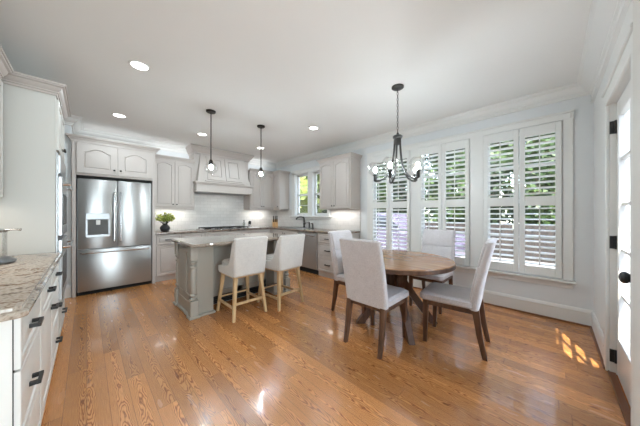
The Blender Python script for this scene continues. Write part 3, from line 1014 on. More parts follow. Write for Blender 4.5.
# potted plant on the worktop
t = thing('potted_plant', 'yellow-green leafy plant in a round charcoal vase on the back worktop', 'plant', (1.09, 5.42, 0.9145))
mb = MB(); mb.lathe([(0.04, 0), (0.07, 0.018), (0.086, 0.06), (0.08, 0.095), (0.055, 0.125), (0.038, 0.135), (0.044, 0.15), (0.036, 0.15), (0.03, 0.13)], (0, 0, 0), 24)
mb.build('vase', CERAM, t)
stems = MB(); lv = MB()
r2 = random.Random(3)
for k in range(34):
    a = r2.uniform(0, 2 * PI); q = 0.16 * math.sqrt(r2.uniform(0.0, 1.0)); zt = 0.27 + r2.uniform(-0.06, 0.12) * math.sqrt(max(0.05, 1 - (q / 0.17) ** 2))
    tip = Vector((q * math.cos(a), q * math.sin(a), zt))
    stems.tube([(0, 0, 0.10), (tip.x * 0.35, tip.y * 0.35, 0.17), tuple(tip)], 0.0025, 4)
    for j in range(12):
        c = Vector((tip.x * 0.5, tip.y * 0.5, 0.2)).lerp(tip, r2.uniform(0.4, 1.05)) + Vector((r2.uniform(-.03, .03), r2.uniform(-.03, .03), r2.uniform(-.02, .03)))
        d = Vector((r2.uniform(-1, 1), r2.uniform(-1, 1), r2.uniform(-.4, .8))).normalized() * 0.026
        sd = d.cross(Vector((r2.uniform(-1, 1), r2.uniform(-1, 1), r2.uniform(-1, 1)))).normalized() * 0.015
        lv.quad([tuple(c - d), tuple(c + sd), tuple(c + d), tuple(c - sd)])
stems.build('stems', LEAF_B, t)
lv.build('leaves', LEAF_C, t)

# mills and tray beside the cooktop, knife block in the corner
t = thing('pepper_mill', 'black and steel pepper mill standing right of the cooktop', 'mill', (2.955, 5.50, 0.9145))
mb = MB(); mb.lathe([(0.035, 0), (0.035, 0.05), (0.03, 0.055), (0.03, 0.085)], (0, 0, 0), 16); mb.build('body', STEEL_H, t)
mb = MB(); mb.lathe([(0.031, 0.085), (0.036, 0.09), (0.036, 0.15), (0.026, 0.165), (0.001, 0.168)], (0, 0, 0), 16); mb.build('cap', BLACK, t)
mb = MB(); mb.lathe([(0.029, 0), (0.032, 0.10), (0.020, 0.13), (0.012, 0.135), (0.012, 0.17), (0.018, 0.175), (0.016, 0.19), (0.001, 0.192)], (2.82, 5.55, 0.9145), 14)
o = mb.build('oil_bottle', mat_glass('bottle_glass', (0.86, 0.88, 0.84), 1.2)); tag(o, 'slim clear glass bottle between the cooktop and the pepper mill', 'bottle')
mb = MB()
mb.box(2.79, 5.27, 0.9145, 3.10, 5.44, 0.922, 0.003)
o = mb.build('spoon_rest', CEIL); tag(o, 'flat pale rectangular tray lying right of the cooktop', 'tray')
t = thing('knife_block', 'tan wooden knife block full of black-handled knives in the corner', 'knife block', (3.66, 5.40, 0.9145), math.radians(-35))
t.scale = (1.3, 1.3, 1.3)
mb = MB(); mb.prism([(-0.10, 0), (0.08, 0), (0.08, 0.10), (0.02, 0.15), (-0.10, 0.08)], 'x', -0.055, 0.055); mb.build('block', BLOCKW, t)
for k in range(6):
    xx = -0.036 + 0.036 * (k % 3); off = 0.045 * (k // 3)
    a = Vector((xx, -0.065 + off, 0.095 + off * 0.55)); dr_ = Vector((0, -0.42, 0.9)).normalized()
    mb = MB(); mb.bar(a, a + dr_ * 0.11, 0.02, 0.026); mb.build('knife', BLACK, t)

# ------------------------------------------------------------------ island
IX0, IX1, IY0, IY1 = 0.87, 2.36, 2.95, 3.78
t = thing('kitchen_island', 'taupe kitchen island with turned corner posts, behind the two stools', 'island', (IX0, IY0, 0))
w, dp = IX1 - IX0, IY1 - IY0
pz = 0.09
mb = MB(); mb.box(0.03, 0.38, 0.1, w - 0.03, dp - 0.02, 0.872)
mb.box(0.03, 0.40, 0, w - 0.03, dp - 0.04, 0.1); mb.build('body', ISL, t)
def post(px, py):
    mb = MB()
    mb.box(px - pz / 2, py - pz / 2, 0.0, px + pz / 2, py + pz / 2, 0.215, 0.004)
    mb.box(px - pz / 2, py - pz / 2, 0.70, px + pz / 2, py + pz / 2, 0.872, 0.004)
    mb.lathe([(0.030, 0.215), (0.043, 0.222), (0.043, 0.232), (0.030, 0.242), (0.026, 0.252), (0.043, 0.270), (0.043, 0.282), (0.030, 0.295), (0.034, 0.31), (0.038, 0.40), (0.037, 0.50), (0.033, 0.575), (0.029, 0.60), (0.042, 0.612), (0.042, 0.624), (0.027, 0.635), (0.027, 0.65), (0.044, 0.672), (0.044, 0.685), (0.034, 0.70)], (px, py, 0), 20)
    return mb.build('turned_post', ISL, t)
for px in (pz / 2 + 0.002, w - pz / 2 - 0.002):
    for py in (pz / 2 + 0.10, dp - pz / 2):
        post(px, py)
# end panels: front wings and the long sides between the posts
for s in (0, 1):
    m_ = (lambda x: x) if s == 0 else (lambda x: w - x)
    mb = MB()
    mb.box(m_(pz - 0.03), 0.150, 0, m_(0.285), 0.40, 0.872, 0.003)
    mb.build('wing_panel', ISL, t)
    mb = MB()
    mb.box(m_(0.040), 0.18, 0.0, m_(0.075), dp - pz + 0.02, 0.872)
    o = mb.build('end_panel', ISL, t)
    mb = MB()
    x_ = m_(0.040); sg = -1 if s == 0 else 1
    y0_, y1_ = 0.19, dp - pz
    ym = (y0_ + y1_) / 2
    for a, b, c, d in ((y0_, 0.20, y0_ + 0.06, 0.872), (y1_ - 0.06, 0.20, y1_, 0.872), (ym - 0.03, 0.20, ym + 0.03, 0.872), (y0_, 0.78, y1_, 0.872), (y0_, 0.17, y1_, 0.26)):
        mb.box(x_, a, b, x_ + sg * 0.012, c, d, 0.003)
    mb.box(x_, y0_, 0, x_ + sg * 0.014, y1_, 0.17, 0.004)
    mb.build('end_frame', ISL, t)
# recessed front frame
mb = MB()
for a, b, c, d in ((0.285, 0.12, 0.34, 0.872), (w - 0.34, 0.12, w - 0.285, 0.872), (w / 2 - 0.04, 0.12, w / 2 + 0.04, 0.872), (0.285, 0.78, w - 0.285, 0.872), (0.285, 0.12, w - 0.285, 0.20)):
    mb.box(a, 0.368, b, c, 0.38, d, 0.003)
mb.build('front_frame', ISL, t)
mb = MB(); mb.box(0.30, 0.362, 0.02, w - 0.30, 0.381, 0.115)
for k in range(3):
    mb.box(0.31, 0.352, 0.03 + 0.03 * k, w - 0.31, 0.364, 0.045 + 0.03 * k)
mb.build('toe_grille', BLACK, t)
# pale base moulding around posts
for s in (0, 1):
    mb = MB()
    m_ = (lambda x: x) if s == 0 else (lambda x: w - x)
    mb.box(m_(-0.015), 0.085, 0, m_(pz + 0.02), 0.215, 0.028, 0.006)
    mb.box(m_(-0.015), dp - pz - 0.02, 0, m_(pz + 0.02), dp + 0.015, 0.028, 0.006)
    mb.box(m_(0.0), 0.20, 0, m_(0.05), dp - pz, 0.026, 0.006)
    mb.box(m_(pz), 0.105, 0, m_(0.30), 0.20, 0.026, 0.006)
    mb.build('base_moulding', ISL, t)
mb = MB(); ov = 0.035
c = 0.03
poly = [(IX0 - ov + c, 2.895), (IX1 + ov - c, 2.895), (IX1 + ov, 2.895 + c), (IX1 + ov, IY1 + 0.03 - c), (IX1 + ov - c, IY1 + 0.03), (IX0 - ov + c, IY1 + 0.03), (IX0 - ov, IY1 + 0.03 - c), (IX0 - ov, 2.895 + c)]
cxm, cym = (IX0 + IX1) / 2, (2.895 + IY1 + 0.03) / 2
def shr(q):
    return [(cxm + (x - cxm) * (1 - q / abs(cxm - IX0)), cym + (y - cym) * (1 - q / 0.45)) for x, y in poly]
mb.rings([[(x, y, 0.874) for x, y in shr(0.008)], [(x, y, 0.880) for x, y in shr(0)], [(x, y, 0.900) for x, y in shr(0)], [(x, y, 0.907) for x, y in shr(0.010)], [(x, y, 0.914) for x, y in shr(0.016)]])
o = mb.build('island_worktop', GRAN_I); tag(o, 'polished brown-grey granite slab on top of the island', 'worktop')

# ------------------------------------------------------------------ bar stools
def bar_stool(label, loc, rot):
    t = thing('bar_stool', label, 'stool', (loc[0], loc[1], 0), rot, 'counter stools at the island')
    mb = MB()
    # back: slightly flared slab
    mb.loft([(0, -0.205, 0.515, 0.200, 0.030, 0.025), (0, -0.21, 0.53, 0.208, 0.036, 0.03), (0, -0.225, 0.70, 0.218, 0.034, 0.03), (0, -0.262, 0.965, 0.224, 0.028, 0.026), (0, -0.264, 0.98, 0.213, 0.018, 0.016)], 5)
    for s in (-1, 1):
        x0, x1 = (0.170, 0.214) if s > 0 else (-0.214, -0.170)
        pts = [(-0.20, 0.515), (0.20, 0.515), (0.225, 0.535), (0.222, 0.60), (0.10, 0.612), (-0.04, 0.625), (-0.10, 0.665), (-0.14, 0.76), (-0.185, 0.90), (-0.235, 0.955)]
        mb.prism(pts, 'x', x0, x1)
    mb.box(-0.20, -0.20, 0.515, 0.20, 0.225, 0.56, 0.01)
    bmesh.ops.bevel(mb.bm, geom=[e for e in mb.bm.edges if len(e.link_faces) == 2 and e.calc_face_angle(0) > 1.2], offset=0.006, segments=2, affect='EDGES', clamp_overlap=True)
    mb.build('seat_shell', FAB_W, t)
    mb = MB(); mb.loft([(0, 0.02, 0.56, 0.165, 0.20, 0.03), (0, 0.03, 0.575, 0.174, 0.215, 0.05), (0, 0.03, 0.64, 0.174, 0.215, 0.05), (0, 0.025, 0.665, 0.158, 0.195, 0.05)], 5)
    mb.build('seat_cushion', FAB_W, t)
    mb = MB(); mb.box(-0.195, -0.205, 0.49, 0.195, 0.205, 0.516, 0.006); mb.build('seat_frame', BEECH, t)
    feet = {}
    for sx in (-1, 1):
        for sy in (-1, 1):
            a = (sx * 0.165, sy * 0.175, 0.492); b = (sx * 0.215, sy * 0.235, 0.0)
            mb = MB(); mb.rings([[(b[0] + dx * 0.014, b[1] + dy * 0.014, 0) for dx, dy in ((-1, -1), (1, -1), (1, 1), (-1, 1))],
                                 [(a[0] + dx * 0.021, a[1] + dy * 0.021, a[2]) for dx, dy in ((-1, -1), (1, -1), (1, 1), (-1, 1))]])
            mb.build('leg', BEECH, t)
    def at(sx, sy, z):
        k = z / 0.492
        return Vector((sx * (0.215 - 0.05 * k), sy * (0.235 - 0.06 * k), z))
    for (p, q, z) in (((-1, -1), (1, -1), 0.19), ((-1, 1), (-1, -1), 0.145), ((1, 1), (1, -1), 0.145), ((-1, 1), (1, 1), 0.19)):
        mb = MB(); mb.bar(at(*p, z), at(*q, z), 0.018, 0.028); mb.build('stretcher', BEECH, t)
    a, b = at(-1, 1, 0.206), at(1, 1, 0.206)
    mb = MB(); mb.box(a.x + 0.02, a.y - 0.014, 0.199, b.x - 0.02, a.y + 0.014, 0.206, 0.002); mb.build('footrest_plate', BLACK, t)
    return t
bar_stool('off-white upholstered counter stool on pale wood legs, nearer the refrigerator end of the island', (1.425, 2.87), math.radians(0))
bar_stool('off-white upholstered counter stool on pale wood legs, nearer the dining table', (1.965, 2.77), math.radians(4))

# ------------------------------------------------------------------ dining table and chairs
TX, TY = 2.55, 1.29
t = thing('dining_table', 'round walnut dining table on crossed legs under the chandelier', 'table', (TX, TY, 0))
mb = MB(); mb.lathe([(0.02, 0.716), (0.594, 0.716), (0.597, 0.746), (0.592, 0.755), (0.02, 0.756)], (0, 0, 0), 72); mb.build('tabletop', WALNUT_T, t)
mb = MB(); mb.lathe([(0.54, 0.701), (0.590, 0.702), (0.600, 0.708), (0.600, 0.742), (0.596, 0.747), (0.54, 0.715)], (0, 0, 0), 72, cap=False); mb.build('shaded_table_rim', WALNUT, t)  # darker wood than the top, painting in the shade on the edge
mb = MB(); mb.lathe([(0.27, 0.675), (0.27, 0.7005)], (0, 0, 0), 32); mb.build('sub_top', WALNUT, t)
for k in range(4):
    a = PI / 4 + k * PI / 2
    c, s = math.cos(a), math.sin(a)
    mb = MB()
    hw = 0.030
    def sec(r0, r1, z):
        return [(r0 * c - hw * s * sg, r0 * s + hw * c * sg, z) if q == 0 else (r1 * c - hw * s * sg, r1 * s + hw * c * sg, z) for q, sg in ((0, -1), (0, 1), (1, 1), (1, -1))]
    mb.rings([sec(0.38, 0.47, 0.0), sec(0.36, 0.45, 0.03), sec(0.09, 0.18, 0.40), sec(0.01, 0.115, 0.50), sec(0.03, 0.12, 0.56), sec(0.18, 0.26, 0.68)])
    mb.build('leg', WALNUT, t)

def dining_chair(label, loc, rot):
    t = thing('dining_chair', label, 'chair', (loc[0], loc[1], 0), rot, 'grey upholstered dining chairs')
    mb = MB()
    secs = []
    for k in range(9):
        s = k / 8
        z = 0.415 + s * 0.605
        y = -0.195 - 0.125 * s ** 1.25
        hw = 0.222 + 0.006 * math.sin(PI * s)
        secs.append((0, y, z, hw, 0.036 - 0.006 * s, 0.026))
    secs = [(0, secs[0][1], 0.405, 0.205, 0.022, 0.02)] + secs + [(0, secs[-1][1] - 0.002, 1.032, 0.205, 0.016, 0.014)]
    mb.loft(secs, 5)
    mb.build('backrest', FAB_G, t)
    # padded front of the back in two channels
    mb = MB()
    for z0, z1 in ((0.50, 0.80), (0.81, 1.01)):
        ss = []
        for q, dz in ((0.82, 0), (1, 0.15), (1, 0.85), (0.82, 1)):
            z = z0 + (z1 - z0) * dz; s = (z - 0.415) / 0.605
            ss.append((0, -0.195 - 0.125 * s ** 1.25 + 0.028, z, 0.208, 0.022 * q, 0.016))
        mb.loft(ss, 4)
    mb.build('back_cushion', FAB_G, t)
    mb = MB(); mb.loft([(0, 0.03, 0.42, 0.215, 0.215, 0.03), (0, 0.03, 0.435, 0.228, 0.232, 0.04), (0, 0.03, 0.475, 0.228, 0.232, 0.05), (0, 0.025, 0.495, 0.205, 0.205, 0.06)], 6)
    mb.build('seat', FAB_G, t)
    mb = MB()
    mb.box(-0.205, 0.20, 0.375, 0.205, 0.225, 0.422, 0.003); mb.box(-0.205, -0.215, 0.375, 0.205, -0.19, 0.422, 0.003)
    mb.box(-0.21, -0.20, 0.375, -0.185, 0.21, 0.422, 0.003); mb.box(0.185, -0.20, 0.375, 0.21, 0.21, 0.422, 0.003)
    mb.build('seat_frame', WALNUT, t)
    for sx in (-1, 1):
        mb = MB(); x = sx * 0.19
        mb.loft([(x, 0.215, 0, 0.017, 0.017, 0.004), (x, 0.205, 0.42, 0.024, 0.024, 0.004)], 2); mb.build('leg', WALNUT, t)
        mb = MB()
        mb.loft([(x, -0.275, 0, 0.016, 0.018, 0.004), (x, -0.235, 0.20, 0.020, 0.023, 0.004), (x, -0.205, 0.42, 0.023, 0.028, 0.004)], 2); mb.build('leg', WALNUT, t)
    return t
dining_chair('grey dining chair with its back to the camera, in front of the table', (2.09, 1.265), -PI / 2)
dining_chair('grey dining chair seen from the side, on the right of the table', (2.60, 0.71), math.radians(6))
dining_chair('grey dining chair on the window side of the table, facing the kitchen island', (3.38, 1.20), math.radians(90))
dining_chair('grey dining chair half hidden behind the foreground chair, on the kitchen side of the table', (2.47, 1.77), math.radians(180))

# ------------------------------------------------------------------ ceiling lights
def pendant(x, y, label):
    t = thing('pendant_light', label, 'pendant light', (x, y, H), 0, 'glass globe pendants over the island')
    mb = MB(); mb.lathe([(0.001, -0.026), (0.055, -0.024), (0.065, -0.016), (0.065, 0.0)], (0, 0, 0), 24); mb.build('canopy', BRONZE, t)
    mb = MB(); mb.lathe([(0.0075, -0.70), (0.0075, -0.02)], (0, 0, 0), 8); mb.build('rod', BRONZE, t)
    mb = MB(); mb.lathe([(0.016, -0.77), (0.028, -0.765), (0.030, -0.725), (0.022, -0.705), (0.010, -0.69)], (0, 0, 0), 16); mb.build('socket', BRONZE, t)
    mb = MB()
    r, zc = 0.088, -0.81
    mb.lathe([(max(0.001, r * math.sin(PI * k / 16)), zc - r * math.cos(PI * k / 16)) for k in range(0, 15)], (0, 0, 0), 28, cap=False); mb.build('globe', GLOBE, t)
    mb = MB(); mb.sphere((0, 0, -0.80), 0.024, 16, 10, 1.3); mb.build('bulb', BULB_P, t)
pendant(1.249, 3.445, 'bronze rod pendant with clear globe hanging over the island, nearer the refrigerator')
pendant(2.053, 3.445, 'bronze rod pendant with clear globe hanging over the island, nearer the windows')

def recessed(x, y, label):
    t = thing('recessed_light', label, 'ceiling light', (x, y, H), 0, 'recessed can lights in the ceiling')
    mb = MB(); mb.lathe([(0.066, -0.001), (0.070, -0.006), (0.086, -0.005), (0.090, 0.0)], (0, 0, 0), 28, cap=False); mb.build('trim_ring', TRIM, t)
    mb = MB(); mb.lathe([(0.001, -0.0035), (0.068, -0.003)], (0, 0, 0), 28, cap=False); mb.build('lens', CANLENS, t)
    l = lamp('can_lamp', 'AREA', (0, 0, -0.012), CAN_POWER, (0.80, 0.93, 1.0), (0, 0, -1), shape='DISK', size=0.12); l.parent = t
recessed(0.367, 2.89, 'glowing recessed ceiling light nearest the camera, over the open floor left of the island')
recessed(0.34, 4.57, 'glowing recessed ceiling light in front of the refrigerator')
recessed(1.50, 4.57, 'glowing recessed ceiling light in front of the range hood, beside the first pendant rod')
recessed(2.73, 4.60, 'glowing recessed ceiling light beyond the second pendant rod, before the corner cabinets')
recessed(2.735, 2.89, 'glowing recessed ceiling light before the wall cabinet, between pendants and chandelier')

# chandelier
CX, CY = 2.53, 1.265
t = thing('chandelier', 'dark pewter five-arm chandelier with clear glass globes over the table', 'chandelier', (CX, CY, H), math.radians(-45))
mb = MB(); mb.lathe([(0.001, -0.03), (0.02, -0.03), (0.055, -0.024), (0.068, -0.014), (0.068, 0)], (0, 0, 0), 24); mb.build('canopy', PEWTER, t)
mb = MB()
zc = -0.03
k = 0
while zc > -0.545:
    pts = []
    for i in range(11):
        a = 2 * PI * i / 10
        u, v = 0.009 * math.cos(a), 0.021 * math.sin(a)
        pts.append((u if k % 2 else 0, 0 if k % 2 else u, zc - 0.018 + v))
    mb.tube(pts, 0.0028, 5, cap=False)
    zc -= 0.033; k += 1
mb.build('chain', PEWTER, t)
mb = MB(); mb.lathe([(0.012, -0.535), (0.014, -0.55), (0.045, -0.562), (0.056, -0.572), (0.052, -0.59), (0.040, -0.60), (0.036, -0.66), (0.020, -0.67)], (0, 0, 0), 20); mb.build('hub', PEWTER, t)
for k in range(5):
    a = PI / 2 + k * 2 * PI / 5
    c, s = math.cos(a), math.sin(a)
    P = [(0.032, -0.60), (0.036, -0.70), (0.045, -0.80), (0.062, -0.90), (0.095, -0.985), (0.145, -1.045), (0.20, -1.075), (0.245, -1.078), (0.252, -1.065)]
    mb = MB(); mb.tube([(r * c, r * s, z) for r, z in P], 0.0115, 8)
    arm = mb.build('arm', PEWTER, t)
    mb = MB(); mb.lathe([(0.010, -1.082), (0.022, -1.072), (0.022, -1.015), (0.030, -1.01), (0.030, -1.0), (0.012, -0.998)], (0.25 * c, 0.25 * s, 0), 16); mb.build('socket', PEWTER, arm)
    mb = MB(); r_, zc = 0.088, -0.93
    mb.lathe([(max(0.001, r_ * math.sin(PI * q / 16)), zc - r_ * math.cos(PI * q / 16)) for q in range(2, 15)], (0.25 * c, 0.25 * s, 0), 24, cap=False); mb.build('globe', GLOBE, arm)
    mb = MB(); mb.sphere((0.25 * c, 0.25 * s, -0.945), 0.020, 14, 10, 1.5); mb.build('bulb', BULB, arm)

# ------------------------------------------------------------------ left run: counter, drawers, oven tower
LX = -0.205
LD = LX - XL - 0.004
def left_cab(label, y0, y1, fronts):
    w = y1 - y0
    t = thing('base_cabinet', label, 'cabinet', (LX, y0, 0), PI / 2)
    mb = MB(); mb.box(0.001, 0, 0.0, w - 0.001, LD, 0.872); mb.build('body', DRAWERW, t)
    mb = MB(); mb.box(0.004, -0.002, 0.06, w - 0.004, 0.001, 0.868); mb.build('shadow_gap', GAP, t)
    for kind, a, z0, b, z1, px in fronts:
        add_door(t, a, z0, b, z1, DRAWERW, 0, 0.032 if kind == 'drawer' else 0.05, None, ((a + b) / 2 if px is None else px, (z0 + z1) / 2 if kind == 'drawer' else z1 - 0.06, 0.10), kind)
    return t
left_cab('off-white drawer cabinet at the near end of the left counter', 1.48, 2.10,
         [('drawer', 0.012, 0.655, 0.608, 0.862, 0.24), ('drawer', 0.012, 0.345, 0.608, 0.645, 0.24), ('drawer', 0.012, 0.065, 0.608, 0.335, 0.24)])
left_cab('off-white middle cabinet of the left counter, one drawer over one door', 2.10, 2.70,
         [('drawer', 0.008, 0.655, 0.592, 0.862, None), ('door', 0.008, 0.065, 0.592, 0.645, 0.50)])
left_cab('off-white drawer cabinet of the left counter beside the oven tower', 2.70, 3.235,
         [('drawer', 0.008, 0.655, 0.525, 0.862, None), ('drawer', 0.008, 0.345, 0.525, 0.645, None), ('drawer', 0.008, 0.065, 0.525, 0.335, None)])
mb = MB()
prof_rings = []
def ctop(q, z):
    x1, y0 = -0.160 - q, 1.420 + q
    c = 0.02
    return [(XL + 0.002, y0, z), (x1 - c, y0, z), (x1, y0 + c, z), (x1, 3.236, z), (XL + 0.002, 3.236, z)]
mb.rings([ctop(0.004, 0.874), ctop(0, 0.880), ctop(0.0, 0.892), ctop(0.006, 0.899), ctop(0.016, 0.901), ctop(0.018, 0.903), ctop(0.019, 0.913), ctop(0.023, 0.916)])
o = mb.build('counter_slab', GRAN_L); tag(o, 'tan and grey granite counter slab on the left drawer cabinets', 'worktop')

# oven tower
TY0, TY1 = 3.24, 4.05
t = thing('oven_cabinet', 'tall off-white cabinet tower at the far end of the left counter', 'cabinet', (LX, TY0, 0), PI / 2)
w = TY1 - TY0
mb = MB(); mb.box(0, 0, 0, w, LD, 2.40); mb.build('body', LEFTWHITE, t)
add_door(t, 0.02, 1.86, w / 2 - 0.003, 2.33, LEFTWHITE, 0, 0.055, (w / 2 - 0.04, 1.93))
add_door(t, w / 2 + 0.003, 1.86, w - 0.02, 2.33, LEFTWHITE, 0, 0.055, (w / 2 + 0.04, 1.93))
add_door(t, 0.02, 0.07, w - 0.02, 0.40, LEFTWHITE, 0, 0.045, None, (w / 2, 0.25), 'drawer')
crown_on(t, [(0, 0.30), (0, 0), (w, 0), (w, LD)][::-1], 2.455, CAB, 0.07, 0.10)
t = thing('wall_oven', 'stainless double wall oven built into the tall cabinet tower', 'oven', (LX, TY0, 0), PI / 2)
mb = MB(); mb.box(0.03, -0.012, 0.43, w - 0.03, -0.001, 1.84, 0.003); mb.build('trim_frame', STEEL, t)
for z0, z1 in ((0.45, 1.02), (1.06, 1.62)):
    mb = MB(); mb.box(0.045, -0.04, z0, w - 0.045, -0.012, z1, 0.004); d = mb.build('oven_door', STEEL, t)
    mb = MB(); mb.box(0.13, -0.043, z0 + 0.10, w - 0.13, -0.039, z1 - 0.16); mb.build('oven_window', CARG, d)
    zz = z1 - 0.07
    mb = MB(); mb.tube([(0.08, -0.04, zz), (0.085, -0.085, zz), (w - 0.085, -0.085, zz), (w - 0.08, -0.04, zz)], 0.012, 8); mb.build('handle', STEEL_H, d)
mb = MB(); mb.box(0.045, -0.03, 1.65, w - 0.045, -0.012, 1.82, 0.003); mb.build('control_panel', STEEL, t)

# upper cabinets over the left counter
t = thing('wall_cabinet', 'off-white wall cabinet over the left counter, cut by the left picture edge', 'cabinet', (-0.50, 1.40, 0), PI / 2)
w = 3.165 - 1.40
mb = MB(); mb.box(0, 0, 1.385, w, -XL - 0.50 - 0.004, 2.40); mb.build('body', LEFTWHITE, t)
for k in range(4):
    a = 0.01 + k * (w - 0.02) / 4
    add_door(t, a + 0.003, 1.40, a + (w - 0.02) / 4 - 0.003, 2.33, LEFTWHITE, 0, 0.055, (a + 0.04 if k % 2 else a + (w - 0.02) / 4 - 0.04, 1.47))
crown_on(t, [(w, 0), (0, 0)], 2.455, CAB, 0.07, 0.10)
l = lamp('under_cabinet_lamp', 'AREA', (-0.62, 2.4, 1.375), 2.4, (1.0, 0.92, 0.82), (0, 0, -1), shape='RECTANGLE', size=0.06, size_y=1.5)
lamp('under_cabinet_lamp', 'AREA', (1.26, 5.62, 1.375), 2.0, (1.0, 0.96, 0.92), (0, 0, -1), shape='RECTANGLE', size=0.6, size_y=0.05)
lamp('under_cabinet_lamp', 'AREA', (3.3, 5.62, 1.375), 2.0, (1.0, 0.96, 0.92), (0, 0, -1), shape='RECTANGLE', size=0.6, size_y=0.05)
lamp('under_cabinet_lamp', 'AREA', (3.82, 3.24, 1.35), 2.0, (1.0, 0.96, 0.92), (0, 0, -1), shape='RECTANGLE', size=0.05, size_y=0.7)
lamp('hood_lamp', 'AREA', (2.255, 5.5, 1.72), 0.9, (1.0, 0.96, 0.92), (0, 0, -1), shape='RECTANGLE', size=0.8, size_y=0.1)

for (lx, ly, sx, sy) in ((0.36, 5.55, 0.9, 0.2), (1.26, 5.68, 0.7, 0.12), (3.28, 5.68, 0.6, 0.12)):
    lamp('over_cabinet_lamp', 'AREA', (lx, ly, 2.47), 0.5, (0.96, 0.97, 1.0), (0, 0, 1), shape='RECTANGLE', size=sx, size_y=sy)

# glass carafe standing by the wall
t = thing('glass_carafe', 'glass carafe with steel lid and round dark base on the left granite counter', 'carafe', (-0.475, 2.78, 0.9165))
mb = MB(); mb.lathe([(0.10, 0), (0.112, 0.012), (0.108, 0.026), (0.085, 0.042), (0.075, 0.046)], (0, 0, 0), 28); mb.build('base', STEEL_D, t)
mb = MB(); mb.lathe([(0.070, 0.046), (0.070, 0.22), (0.066, 0.22), (0.066, 0.05)], (0, 0, 0), 28, cap=False); mb.build('body', GLOBE, t)
mb = MB(); mb.lathe([(0.073, 0.22), (0.075, 0.236), (0.05, 0.246), (0.012, 0.25), (0.012, 0.262), (0.001, 0.264)], (0, 0, 0), 24); lid = mb.build('lid', STEEL_H, t)
mb = MB(); mb.tube([(0.06, -0.02, 0.236), (0.11, -0.03, 0.238), (0.135, -0.035, 0.236)], [0.006, 0.006, 0.010], 8); mb.build('spout_lever', STEEL_H, t)

# ------------------------------------------------------------------ outside
mb = MB(); mb.box(W + 0.16, -9, -0.30, 26, 20, -0.20); mb.box(1.1, -9, -0.30, W + 0.16, YN - 0.14, -0.20)
struct(mb.build('ground', GROUND))
mb = MB(); mb.box(5.2, -3.5, -0.20, 9.6, 11, -0.185)
struct(mb.build('driveway', DRIVE))
mb = MB(); mb.box(1.1, -0.69, H + 0.02, W + 0.4, YN - 0.13, H + 0.12); mb.box(1.1, -2.2, -0.20, W + 0.3, YN - 0.13, -0.02)
struct(mb.build('sun_shade_porch', PORCH))  # unseen roof added to cut the sun through the glass door, with deck

def leaf_cloud(mb, c, r, n, size, rr):
    for _ in range(n):
        while True:
            p = Vector((rr.uniform(-1, 1), rr.uniform(-1, 1), rr.uniform(-1, 1)))
            if 0.25 < p.length < 1: break
        p = Vector((c[0] + p.x * r[0], c[1] + p.y * r[1], c[2] + p.z * r[2]))
        d = Vector((rr.uniform(-1, 1), rr.uniform(-1, 1), rr.uniform(-1, 0.4))).normalized() * size
        s = d.cross(Vector((rr.uniform(-1, 1), rr.uniform(-1, 1), rr.uniform(-1, 1)))).normalized() * size * 0.55
        mb.quad([tuple(p - d), tuple(p + s), tuple(p + d), tuple(p - s)])

def tree(x, y, h, r, label, mat, seed, group, n=900):
    rr = random.Random(seed)
    t = thing('tree', label, 'tree', (x, y, -0.2), 0, group)
    mb = MB(); mb.tube([(0, 0, 0), (0.05, 0.03, h * 0.35), (-0.04, 0.05, h * 0.7)], [0.16, 0.12, 0.06], 8)
    for k in range(4):
        a = k * 1.7
        mb.tube([(0.04, 0.03, h * (0.3 + 0.08 * k)), (r * 0.6 * math.cos(a), r * 0.6 * math.sin(a), h * (0.5 + 0.1 * k))], [0.06, 0.025], 6)
    mb.build('trunk', BARK, t)
    mb = MB()
    for k in range(7):
        a = rr.uniform(0, 2 * PI); q = rr.uniform(0, 0.6) * r
        zc = h * (0.22 + 0.11 * k)
        leaf_cloud(mb, (q * math.cos(a), q * math.sin(a), zc), (r * 0.72, r * 0.72, h * 0.17), n // 7, 0.17, rr)
        rings = []
        for i in range(9):
            ph = PI * i / 8
            rings.append([(q * math.cos(a) + r * 0.52 * (0.85 + 0.3 * rr.random()) * math.sin(ph) * math.cos(2 * PI * j / 12) + 0.001 * j, q * math.sin(a) + r * 0.52 * (0.85 + 0.3 * rr.random()) * math.sin(ph) * math.sin(2 * PI * j / 12), zc - h * 0.13 * math.cos(ph)) for j in range(12)])
        mb.rings(rings)
    mb.build('foliage', mat, t, sharp=80)

def shrub(x, y, h, r, label, mat, seed, group, n=700):
    rr = random.Random(seed)
    t = thing('shrub', label, 'shrub', (x, y, -0.2), 0, group)
    mb = MB(); leaf_cloud(mb, (0, 0, h * 0.52), (r, r, h * 0.52), n, 0.11, rr); mb.build('foliage', mat, t)
    mb = MB()
    for k in range(5):
        a = k * 1.3; mb.tube([(0, 0, 0), (r * 0.5 * math.cos(a), r * 0.5 * math.sin(a), h * 0.7)], 0.02, 5)
    mb.build('stems', BARK, t)

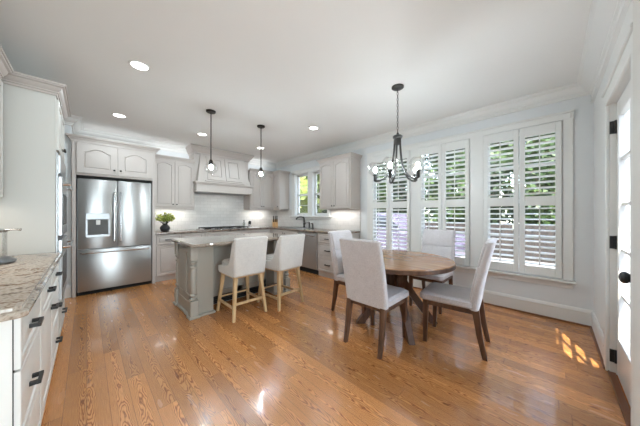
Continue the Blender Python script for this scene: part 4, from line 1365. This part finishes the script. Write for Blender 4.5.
G1 = 'trees outside the breakfast windows'
L1 = 'leafy green tree seen in slivers through the shutters behind the dining table'
for i, (x, y, h, r) in enumerate([(14.2, -2.6, 7, 2.2), (14.0, 2.6, 7.2, 2.2), (14.2, 7.9, 7, 2.2), (14.4, 13.1, 7.5, 2.2), (19.0, -5.6, 9, 2.4), (19.5, -0.1, 9, 2.4), (19.3, 5.3, 9, 2.4)]):
    tree(x, y, h, r, L1, LEAF_A if i % 2 else LEAF_B, 20 + i, G1, 2600)
tree(7.2, 8.6, 5.5, 1.9, 'bright leafy tree filling the left sash of the kitchen window', LEAF_Y, 51, None, 1900)
tree(10.6, 11.0, 6.0, 1.9, 'darker leafy tree filling the right sash of the kitchen window', LEAF_B, 52, None, 1900)
G2 = 'shrubs along the garden fence'
for i, (x, y) in enumerate([(9.9, -3.0), (10.1, -1.4), (9.9, 0.2), (10.2, 1.8), (10.0, 3.4), (10.2, 5.0), (10.1, 6.6)]):
    shrub(x + 0.75, y, 3.5 + 0.3 * (i % 3), 0.78, 'tall green shrub beyond the wooden fence, glimpsed through the shutters', LEAF_B if i % 2 else LEAF_A, 70 + i, G2, 1700)
mb = MB()
for k in range(70):
    y = -4.2 + 0.155 * k
    mb.box(9.70, y, -0.2, 9.725, y + 0.145, 0.92 + 0.01 * (k % 3))
mb.box(9.725, -4.2, 0.1, 9.77, 6.65, 0.2); mb.box(9.725, -4.2, 0.65, 9.77, 6.65, 0.75)
o = mb.build('garden_fence', FENCEW); tag(o, 'low brown board fence across the driveway outside the shutters', 'fence')

# parked car
t = thing('parked_car', 'pale lilac-silver car parked outside the breakfast windows', 'car', (7.35, 4.0, -0.185), PI / 2)
def car_sec(pts, hw):
    return pts
body = [(-2.25, 0.30), (-2.28, 0.62), (-2.15, 0.80), (-1.2, 0.90), (-0.55, 1.02), (1.35, 1.02), (2.05, 0.95), (2.2, 0.86), (2.25, 0.55), (2.2, 0.30)]
mb = MB()
mb.rings([[(x * 0.97, -0.88, z if z < 0.5 else z - 0.04) for x, z in body], [(x, -0.80, z) for x, z in body], [(x, 0.80, z) for x, z in body], [(x * 0.97, 0.88, z if z < 0.5 else z - 0.04) for x, z in body]])
mb.build('body', CARP, t)
cab = [(-1.0, 0.98), (-0.35, 1.44), (0.3, 1.50), (1.1, 1.46), (1.75, 1.0)]
mb = MB(); mb.rings([[(x, -0.78 + (z - 0.98) * 0.35, z) for x, z in cab], [(x, 0.78 - (z - 0.98) * 0.35, z) for x, z in cab]]); mb.build('cabin', CARP, t)
for s in (-1, 1):
    for pts in ([(-0.78, 1.03), (-0.28, 1.38), (0.28, 1.42), (0.28, 1.03)], [(0.36, 1.03), (0.36, 1.42), (1.0, 1.39), (1.5, 1.03)]):
        mb = MB(); yy = lambda z, o: s * (0.78 - (z - 0.98) * 0.35 + o)
        mb.rings([[(x, yy(z, -0.01), z) for x, z in pts], [(x, yy(z, 0.006), z) for x, z in pts]]); mb.build('side_window', CARG, t)
    for xw in (-1.42, 1.42):
        mb = MB(); mb.lathe([(0.20, -0.10), (0.31, -0.10), (0.335, -0.07), (0.335, 0.07), (0.31, 0.10), (0.20, 0.10)], (xw, s * 0.80, 0.335), 28, 'y'); wh = mb.build('wheel', RUBBER, t)
        mb = MB(); mb.lathe([(0.20, -0.102), (0.19, -0.108), (0.05, -0.112), (0.03, 0.112), (0.19, 0.108), (0.20, 0.102)], (xw, s * 0.80, 0.335), 20, 'y'); mb.build('hub_cap', STEEL_H, wh)
